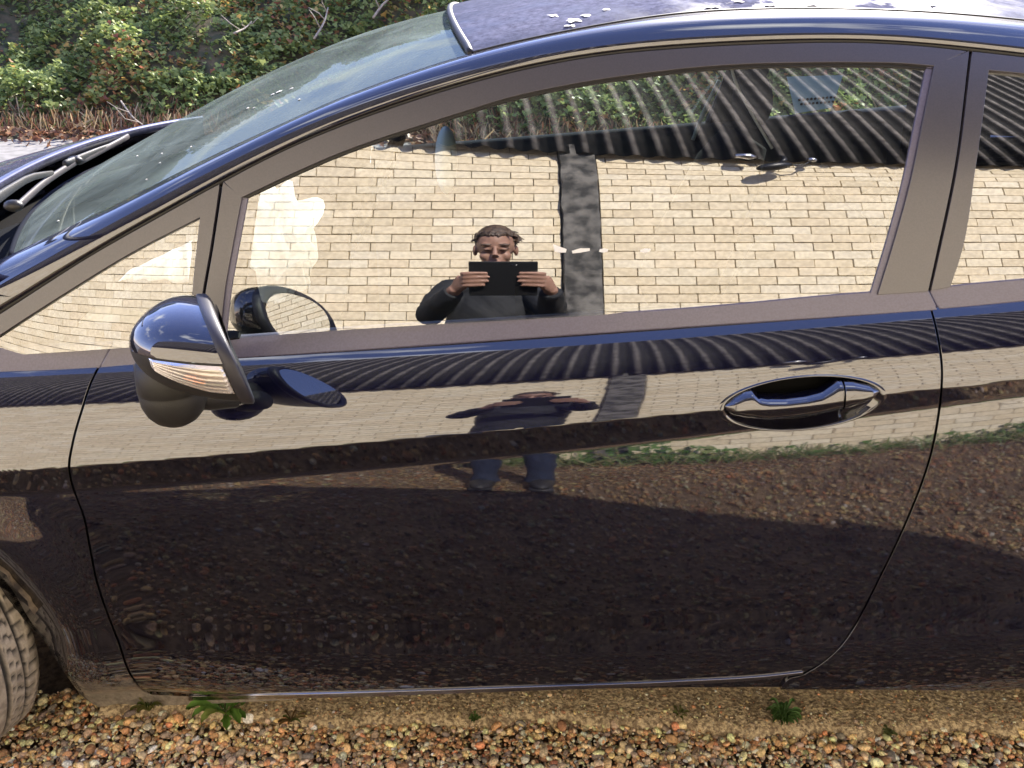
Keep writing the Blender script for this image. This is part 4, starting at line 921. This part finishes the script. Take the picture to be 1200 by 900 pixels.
b = Bag(); b.add(np.array(g).reshape(-1, 3), gridfaces(4, 97)); madd(b, 'mirror_glass', M['mirror'])
# swivel housing below, arm and lacquered foot on the door
K = atY(px((203, 462)), np.array([-.070]))[0]; b = Bag(); rings = []; a = np.linspace(0, 2 * math.pi, 40, endpoint=False)
for dz, r in ((.056, .001), (.056, .040), (.050, .046), (.03, .0475), (.012, .0478), (.010, .0466), (.008, .0475), (-.012, .0455), (-.026, .040), (-.037, .031), (-.044, .020), (-.047, .008)):
    rings.append(np.stack([K[0] + r * np.cos(a) + .10 * (.048 - dz) * 0, K[1] + 1.0 * r * np.sin(a), np.full(40, K[2] + dz)], -1))
V = np.array(rings); V = np.concatenate([V, V[:, :1]], 1); b.add(V.reshape(-1, 3), gridfaces(len(rings), 41, False)); madd(b, 'mirror_base', M['plastic'])
b = Bag(); q0 = K + [.01, .02, .0]; q1 = atY(px((276, 462)), np.array([-.01]))[0]; b.tube([q0, (q0 + q1) / 2 + [0, 0, -.004], q1], [.030, .024, .02], 14, (1, 1.2)); madd(b, 'mirror_arm', M['plastic'])
# foot: tapering blister lying on the door skin
u = np.linspace(0, 1, 40)[:, None]; v = np.linspace(0, 1, 24)[None]
ft = resamp(px((250, 424), (262, 426), (272, 430), (280, 438), (288, 450), (294, 459), (297, 464)), 40)[:, None]; fb = resamp(px((248, 468), (260, 473), (272, 475), (281, 474), (289, 470), (294, 467), (297, 464.5)), 40)[:, None]
g = ft * (1 - v[..., None]) + fb * v[..., None]; P = onS(g, BODY)
hgt = .034 * np.sin(np.pi * np.clip(v, .001, .999) ** .85) ** .55 * np.clip(1 - u, .0, 1) ** .62
P = P + np.array([0, -1., .0]) * hgt[..., None] + np.array([0, 0, 1.]) * (.0 * hgt[..., None])
b = Bag(); b.add(P.reshape(-1, 3), gridfaces(40, 24)[:, ::-1]); madd(b, 'mirror_foot', M['paint'])

# ---- inside the car
T = np.linspace(.13, 2 * YC - .13, 30)
prof = [(-.97, .955), (-.80, .945), (-.62, .925), (-.52, .90), (-.47, .86), (-.46, .78), (-.50, .60), (-.55, .40)]
g = np.array([np.stack([np.full(30, x), T, np.full(30, z) + .02 * np.sin((T - .13) * 6)], -1) for x, z in prof])
build('dashboard', g.reshape(-1, 3), gridfaces(len(prof), 30)[:, ::-1], M['interior'], car)
for yy in (.155, 2 * YC - .155):
    xs2 = np.linspace(-.42, 1.30, 40); top = z_belt(xs2) + (.004 if yy < YC else .068)
    g = np.array([np.stack([xs2, np.full(40, yy + (.03 if yy < YC else -.03)), top * 0 + .35], -1), np.stack([xs2, np.full(40, yy + (.02 if yy < YC else -.02)), top - .03], -1), np.stack([xs2, np.full(40, yy + (.012 if yy < YC else -.012)), top], -1), np.stack([xs2, np.full(40, yy - (.03 if yy < YC else -.03)), top + (.006 if yy > YC else -.015)], -1)])
    build('door_card', g.reshape(-1, 3), gridfaces(4, 40), M['door_card'], car)
def lump(c, r, seed, amp=.2, fr=3.):
    g = np.random.default_rng(seed); k = g.normal(size=(9, 3)) * fr; p = g.uniform(0, 6.3, 9)
    def f(D, V): return V * (1 + amp * (np.sin(D @ k.T + p).mean(1))[:, None] * 1.6)
    b = Bag(); b.ellipsoid(c, r, 56, 36, f=f); return b
lump(atY(px((338, 300)), np.array([.50]))[0], (.050, .07, .06), 8, .4, 3.6).make('airbag', M['airbag'], car)
lump(atY(px((318, 284)), np.array([.46]))[0], (.074, .10, .096), 3, .62, 4.6).make('airbag', M['airbag'], car)
c1 = atY(px((172, 345)), np.array([.42]))[0]
b = Bag(); gq = coons(px((150, 318), (222, 284)), px((222, 284), (226, 380)), px((92, 378), (226, 384)), px((150, 318), (92, 378)), 20, 14, False)
P = atY(gq, .235 + .06 * np.linspace(0, 1, 20)[None, :] - .06 * np.linspace(0, 1, 14)[:, None]); P[..., 1] += .006 * np.sin(np.arange(20) * 1.1)[None]
b.add(P.reshape(-1, 3), gridfaces(14, 20)); P2 = P + [0, .006, 0]; b.add(P2.reshape(-1, 3), gridfaces(14, 20, True)); b.make('airbag_flap', M['airbag'], car)
def seat(x, y, name='seat'):
    b = Bag(); b.tube([(x - .42, y, .50), (x - .25, y, .53), (x + .02, y, .50)], [(.07, .24), (.09, .25), (.10, .25)], 16)
    b.tube([(x - .02, y, .48), (x + .05, y, .70), (x + .14, y, .93), (x + .18, y, 1.02)], [(.10, .24), (.09, .25), (.075, .22), (.05, .16)], 18, upv=(1, 0, 0))
    o = b.make(name, M['cloth'], car)
    b = Bag(); b.ellipsoid((x + .19, y, 1.115), (.045, .125, .075), 18, 12); b.make('head_restraint', M['cloth'], o)
    return o
seat(.44, .46); seat(.44, 1.24)
b = Bag(); b.tube([(.95, .84, .50), (1.05, .84, .75), (1.18, .84, .95)], [(.09, .62), (.09, .62), (.06, .58)], 18, upv=(1, 0, 0)); b.tube([(.55, .84, .45), (.95, .84, .47)], [(.08, .6), (.09, .6)], 16); b.make('rear_seat', M['cloth'], car)
b = Bag(); 
for s_ in range(1): b.ellipsoid(atY(px((523, 188)), np.array([.55]))[0], (.022, .06, .065), 18, 12)
b.make('curtain_airbag', M['pale'], car)
t_ = np.linspace(0, 2 * math.pi, 40); sw = np.array([-.36, 1.24, .90]); b = Bag(); b.tube(np.stack([sw[0] + .09 * np.sin(t_) * .9, sw[1] + .185 * np.cos(t_), sw[2] + .165 * np.sin(t_)], -1), .014, 8); b.tube([sw, sw + [-.15, 0, -.05]], .05, 12); b.make('steering_wheel', M['interior'], car)
bp = atY(px((855, 72), (862, 96), (878, 128), (893, 154), (905, 174)), np.array([1.06, 1.06, 1.06, 1.06, 1.06])); b = Bag(); b.tube(resamp(bp, 20), .0021, 6, (1.6, .6)); b.make('seat_belt', M['beltm'], car)
b = Bag(); b.tube(resamp(atY(px((812, 164), (826, 128), (843, 94)), np.array([1.5, 1.5, 1.5])), 8), .006, 6); b.make('pillar_edge', M['pale'], car)
pq = atY(px((922, 90), (988, 88), (975, 126), (932, 133)), 1.60 + np.zeros(4)); b = Bag(); b.add(np.vstack([pq, pq + [0, .002, 0]]), [(0, 3, 2, 1), (4, 5, 6, 7)]); b.make('pale_view_panel', mat('pale_view_panel', (.30, .42, .50), .7), car, smooth=False)  # added pale panel for the sky-lit view beyond the far quarter light
b = Bag()
for i in range(10):
    for j in range(2):
        p_ = atY(px((937 + i * 4.6 + (j % 2) * 2.3, 117 + j * 5 - i * .35)), np.array([1.597]))[0]; b.ellipsoid(p_, (.0045, .001, .004), 6, 4)
b.make('frit_dots', M['black'], car)
# glue residue flecks on the door glass
for i, q in enumerate([[(648, 286), (656, 289), (664, 292), (663, 296), (655, 296), (650, 295)], [(670, 294), (680, 291), (691, 291), (691, 294), (680, 296), (671, 297)], [(703, 292), (708, 291), (713, 292), (712, 295), (706, 296), (702, 295)], [(750, 293), (757, 291), (763, 292), (761, 295), (755, 296), (750, 295)]]):
    P = onS(px(*q), GLASS, .0065); n = nrmS(P, GLASS); P2 = P + n * .0012
    b = Bag(); k = len(q); b.add(np.vstack([P, P2]), [tuple(range(k, 2 * k))[::-1]] + [(j, (j + 1) % k, k + (j + 1) % k, k + j) for j in range(k)])
    b.make('white_residue', M['white'], door_glass[0] if False else door, smooth=False)

# ================================================================== THE PHOTOGRAPHER (seen in the window and the paint)
TC = CAM - FW * .014 - UP * .062 + RT * (-.03)
def tp(u, v, w_): return TC + RT * u + UP * v + FW * w_
HXc = -.075
per = thing('person', (HXc, -1.74, 0), 'person in black jacket and blue jeans holding up a tablet, mirrored in the car window', 'person')
Hc = np.array([HXc + .012, -1.60, 1.61]); tilt = np.array(Matrix.Rotation(R(-24), 3, 'X'))
def hp(*a): return Hc + tilt @ np.array(a, float)
b = Bag()
b.ellipsoid(hp(0, -.012, .03), (.074, .094, .092), 24, 16, tilt); b.ellipsoid(hp(0, .02, -.055), (.055, .062, .062), 20, 14, tilt); b.ellipsoid(hp(0, .058, -.092), (.025, .022, .02), 14, 10, tilt)
b.tube([hp(0, .086, .022), hp(0, .098, .0), hp(0, .110, -.022)], [.008, .010, .014], 10); b.ellipsoid(hp(0, .097, -.027), (.018, .012, .010), 12, 8, tilt)
for s_ in (-1, 1):
    b.ellipsoid(hp(s_ * .034, .068, .034), (.026, .018, .009), 12, 8, tilt); b.ellipsoid(hp(s_ * .031, .070, .010), (.016, .011, .009), 12, 8, tilt)
    b.ellipsoid(hp(s_ * .038, .048, -.03), (.024, .024, .026), 12, 8, tilt); b.ellipsoid(hp(s_ * .079, -.012, -.005), (.010, .020, .031), 12, 8, tilt)
b.ellipsoid(hp(0, .080, -.056), (.023, .012, .007), 12, 8, tilt); b.ellipsoid(hp(0, .079, -.067), (.020, .012, .008), 12, 8, tilt)
b.tube([hp(0, -.02, -.05), (HXc, -1.665, 1.475), (HXc, -1.69, 1.40)], [.050, .054, .066], 18)
b.tube([(HXc, -1.72, .86), (HXc, -1.73, 1.05), (HXc, -1.72, 1.22), (HXc, -1.705, 1.34)], [(.095, .145), (.09, .13), (.10, .155), (.07, .12)], 20, upv=(0, 1, 0))
ELB = {}; WR = {}; SH = {}
for s_ in (-1, 1):
    SH[s_] = np.array([HXc + s_ * .165, -1.68, 1.395]); ELB[s_] = np.array([HXc + s_ * .222, -1.56, 1.245]); WR[s_] = tp(s_ * .165, -.055, -.035)
    b.tube([SH[s_], (SH[s_] + ELB[s_]) / 2, ELB[s_], (ELB[s_] + WR[s_]) / 2, WR[s_]], [.05, .045, .038, .036, .025], 14)
    b.tube([WR[s_], tp(s_ * .150, -.03, -.018), tp(s_ * .137, -.008, -.006)], [(.027, .018), (.036, .016), (.036, .014)], 12, upv=tuple(UP))
    for k, l in enumerate((.052, .045, .047, .060)):
        v0 = .026 - .0195 * k
        b.tube([tp(s_ * .142, v0 - .004, -.006), tp(s_ * .134, v0 - .001, .012), tp(s_ * .118, v0 + .002, .0175), tp(s_ * (.118 - .028), v0 + .003, .0165), tp(s_ * l, v0 + .003, .013)], [.0095, .0095, .009, .0082, .0066], 10)
    b.tube([tp(s_ * .155, -.025, -.022), tp(s_ * .142, .004, -.024), tp(s_ * .122, .022, -.020), tp(s_ * .10, .030, -.017)], [.013, .011, .010, .008], 10)
    b.tube([(HXc + s_ * .09, -1.74, .90), (HXc + s_ * .10, -1.73, .50), (HXc + s_ * .105, -1.75, .07)], [.08, .055, .04], 14); b.ellipsoid((HXc + s_ * .115, -1.69, .045), (.04, .115, .035), 14, 8)
body = remesh(b.make('body', M['skin'], per), .0042, 5)
V = np.empty(len(body.data.vertices) * 3); body.data.vertices.foreach_get('co', V); V = V.reshape(-1, 3); Lh = (V - Hc) @ tilt
c = np.tile([.30, .165, .115], (len(V), 1)); front = Lh[:, 1] > .03
def paintd(cx, cz, rx_, rz_, colr): 
    k = front & (((Lh[:, 0] - cx) / rx_) ** 2 + ((Lh[:, 2] - cz) / rz_) ** 2 < 1); c[k] = colr
for s_ in (-1, 1): paintd(s_ * .034, .036, .022, .0055, (.07, .04, .025)); paintd(s_ * .031, .006, .014, .003, (.06, .035, .025)); 0
paintd(0, -.060, .024, .009, (.30, .115, .095))
a = body.data.color_attributes.new('tint', 'FLOAT_COLOR', 'POINT'); cc = np.ones((len(V), 4)); cc[:, :3] = c; a.data.foreach_set('color', cc.ravel())
# hair
b = Bag()
def hairf(D, V): 
    k = (D[:, 1] > .15) & (D[:, 2] < .42); V = V.copy(); V[k] *= .86; return V
b.ellipsoid(hp(0, -.022, .046), (.082, .098, .092), 40, 28, tilt, f=hairf)
g_ = np.random.default_rng(5)
for i in range(420):
    d = g_.normal(size=3); d /= np.linalg.norm(d); d[2] = abs(d[2]) * .9
    if d[1] > .35 and d[2] < .45: continue
    s0 = np.array([d[0] * .078, -.022 + d[1] * .092, .046 + d[2] * .088]); dr = np.array([.008 + g_.normal(0, .012), .020, -.010]) if d[1] > -.1 else np.array([g_.normal(0, .015), -.008, -.026])
    e_ = s0 + dr; e_ = e_ + d * .002
    b.tube([hp(*s0), hp(*((s0 + e_) / 2 + d * .004)), hp(*e_)], [.0055, .005, .002], 5)
remesh(b.make('hair', M['hair'], per), .0028, 1)
# clothes
def crumple(o, amp, fr, seed):
    me = o.data; V = np.empty(len(me.vertices) * 3); me.vertices.foreach_get('co', V); V = V.reshape(-1, 3)
    Nn = np.empty(len(V) * 3); me.vertices.foreach_get('normal', Nn); Nn = Nn.reshape(-1, 3); g = np.random.default_rng(seed); s = 0
    for k in range(10): d = g.normal(size=3) * fr * (1 + k * .18); s = s + np.sin(V @ d + g.uniform(0, 6) + 1.5 * np.sin(V @ (d[::-1] * .7))) / (1 + k * .2)
    V += Nn * (amp * s / 3)[:, None]; me.vertices.foreach_set('co', V.ravel()); me.update()
b = Bag()
b.tube([(HXc, -1.73, .80), (HXc, -1.73, .86), (HXc, -1.735, 1.05), (HXc, -1.725, 1.20), (HXc, -1.70, 1.405), (HXc, -1.69, 1.445)], [(.135, .185), (.13, .182), (.125, .178), (.125, .19), (.085, .165), (.065, .10)], 28, upv=(0, 1, 0))
for s_ in (-1, 1):
    W2 = WR[s_] + (ELB[s_] - WR[s_]) * .10
    b.tube([(HXc + s_ * .07, -1.695, 1.405), SH[s_] + [0, 0, -.005], (SH[s_] + ELB[s_]) / 2 + [s_ * .006, 0, 0], ELB[s_] + [s_ * .006, .0, -.006], (ELB[s_] * .5 + W2 * .5), W2], [.07, .075, .066, .060, .050, .040], 18)
a_ = np.linspace(0, 2 * math.pi, 25); b.tube(np.stack([HXc + .068 * np.cos(a_), -1.685 + .062 * np.sin(a_), 1.462 + .012 * np.sin(a_)], -1), [.017] * 25, 8)
jk = remesh(b.make('jacket', M['jacket'], per), .0065, 4); crumple(jk, .0045, 22, 3)
b = Bag()
b.tube([(HXc, -1.735, .97), (HXc, -1.74, .88), (HXc, -1.74, .80)], [(.115, .165), (.125, .178), (.11, .175)], 24, upv=(0, 1, 0))
for s_ in (-1, 1): b.tube([(HXc + s_ * .088, -1.74, .86), (HXc + s_ * .098, -1.735, .62), (HXc + s_ * .104, -1.73, .46), (HXc + s_ * .108, -1.75, .25), (HXc + s_ * .110, -1.75, .055)], [.094, .082, .070, .064, .066], 20)
jn = remesh(b.make('jeans', M['jeans'], per), .0065, 3); crumple(jn, .004, 20, 9)
for s_ in (-1, 1):
    b = Bag(); b.ellipsoid((HXc + s_ * .118, -1.685, .045), (.052, .145, .05), 22, 14, f=lambda D, V: np.stack([V[:, 0], V[:, 1], np.maximum(V[:, 2], -.038)], -1)); b.box((HXc + s_ * .118, -1.685, .012), (.046, .13, .012)); b.make('shoe', M['shoe'], per)
tab = thing('tablet', tuple(TC), 'black tablet held up sideways in both hands by the person mirrored in the window', 'tablet')
rot = np.stack([RT, FW, UP], 1)
b = Bag(); b.box(TC, (.118, .0045, .083), rot); o = b.make('case', M['tablet'], tab, smooth=False); bv = o.modifiers.new('bevel', 'BEVEL'); bv.width = .004; bv.segments = 3
b = Bag(); b.box(TC - FW * .0048, (.105, .0006, .073), rot); b.make('screen', mat('tablet_screen', (.01, .01, .012), .08), tab, smooth=False)
b = Bag(); b.tube([tp(.03, .066, .0040), tp(.03, .066, .0056)], .0048, 14); b.make('camera_lens', mat('lens_glass', (.02, .02, .03), .05), tab); b = Bag(); b.tube([tp(.045, .066, .0040), tp(.045, .066, .0052)], .002, 10); b.make('flash', M['white'], tab)

# ================================================================== WEEDS
def weed(pxy, label, n_, ln_, wd, cols, seed, up_=.35):
    g = np.random.default_rng(seed); c0 = atZ(px(pxy), .0)[0] if np.ndim(px(pxy)) > 1 else atZ(px(pxy)[None], .0)[0]
    t = thing('weed', tuple(c0), label, 'weed')
    for i in range(n_):
        a = 2 * math.pi * i / n_ + g.uniform(-.3, .3); l = ln_ * g.uniform(.6, 1.15); w2 = wd * g.uniform(.7, 1.2); u = np.linspace(0, 1, 8)
        e = g.uniform(.5, 1.4) * up_
        C_ = np.stack([np.cos(a) * u * l, np.sin(a) * u * l, .012 + l * e * np.sin(u * 2.2)], -1) + c0
        sd_ = np.array([-math.sin(a), math.cos(a), 0]); wv = w2 * np.array([.18, .25, .5, .8, 1, .95, .65, .05]) * (1 + .22 * np.array([0, 0, 1, -1, 1, -1, 1, 0]))
        V = np.stack([C_ - sd_ * wv[:, None] + [0, 0, .003], C_ - [0, 0, .003], C_ + sd_ * wv[:, None] + [0, 0, .003]], 1)
        build('leaf', V.reshape(-1, 3), gridfaces(8, 3), M['weed'], t, col=np.array(cols[g.integers(len(cols))]) * g.uniform(.8, 1.2))
G1 = [(.085, .17, .03), (.11, .21, .045), (.065, .135, .03), (.15, .20, .05)]
weed((266, 842), 'broad-leaved green dandelion rosette growing in the gravel under the front of the door', 17, .070, .0095, [tuple(1.5 * q for q in c_) for c_ in G1], 1, .45)
weed((916, 851), 'small dense clump of green feathery leaves in the gravel beside the concrete edge', 60, .032, .0028, [(.10, .20, .06), (.13, .24, .08), (.09, .17, .05)], 2, 1.0)
weed((176, 838), 'small sparse grassy weed at the corner of the sill behind the front tyre', 14, .035, .0025, [(.09, .13, .03), (.15, .15, .05)], 3, .9)
weed((556, 850), 'tiny green sprout in the gravel below the middle of the door', 9, .016, .002, [(.10, .16, .05), (.09, .15, .04)], 4, .8)
weed((795, 846), 'wispy yellow-green weed on the slab edge under the rear of the door', 9, .02, .0018, [(.12, .14, .04), (.16, .16, .06)], 5, .9)
weed((1040, 866), 'little faded green weed on the gravel in front of the rear panel', 9, .015, .0022, [(.13, .15, .06), (.13, .15, .06)], 6, .7)
weed((342, 850), 'low brownish withered weed beside the dandelion rosette', 9, .03, .0016, [(.19, .15, .07), (.17, .11, .05), (.09, .12, .04)], 7, .5)
n = 170; x = rng.uniform(-1.1, 1.4, n); y = rng.uniform(-.15, .2, n)
leaves('dry_stems', np.stack([x, y, np.full(n, .016)], -1), np.stack([rng.normal(0, .3, n), rng.normal(0, .3, n), np.ones(n)], -1), rng.uniform(.015, .05, n), np.array([(.42,.30,.17),(.30,.20,.11),(.5,.4,.26)])[rng.choice(3, n)], M['straw'], spike=True, kind='stuff')
# weeds and grass along the foot of the brick wall
n = 3400; x = rng.uniform(-4.5, 5, n); dn = vnoise(x, x * 0, 1.7, 21); keep = rng.random(n) < np.clip((dn - .25) * 1.8, .08, 1); x = x[keep]; n = len(x); y = WY + .03 + rng.random(n) ** 2 * .28
c = np.array([(.06, .13, .03), (.10, .17, .05), (.16, .19, .08), (.05, .10, .03), (.26, .22, .11)])[rng.choice(5, n, p=[.3, .25, .15, .2, .1])] * rng.uniform(1.0, 1.7, (n, 1))
leaves('wall_weeds', np.stack([x, y, rng.uniform(.01, .22, n) * (.5 + dn[keep])], -1), np.stack([rng.normal(0, .6, n), rng.normal(.7, .4, n), rng.normal(.5, .4, n)], -1), rng.uniform(.02, .065, n), c, M['leaf'], kind='stuff')
n = 3000; x = rng.uniform(-4.5, 5, n); y = WY + .03 + rng.random(n) ** 1.5 * .35
c = np.array([(.12,.19,.06),(.2,.22,.1),(.3,.26,.14),(.09,.15,.045)])[rng.choice(4, n)] * rng.uniform(.8, 1.3, (n, 1))
leaves('wall_grass', np.stack([x, y, rng.uniform(.0, .10, n)], -1), np.stack([rng.normal(0, .5, n), rng.normal(.9, .3, n), rng.normal(.1, .3, n)], -1), rng.uniform(.06, .20, n), c, M['leaf'], spike=True, kind='stuff')
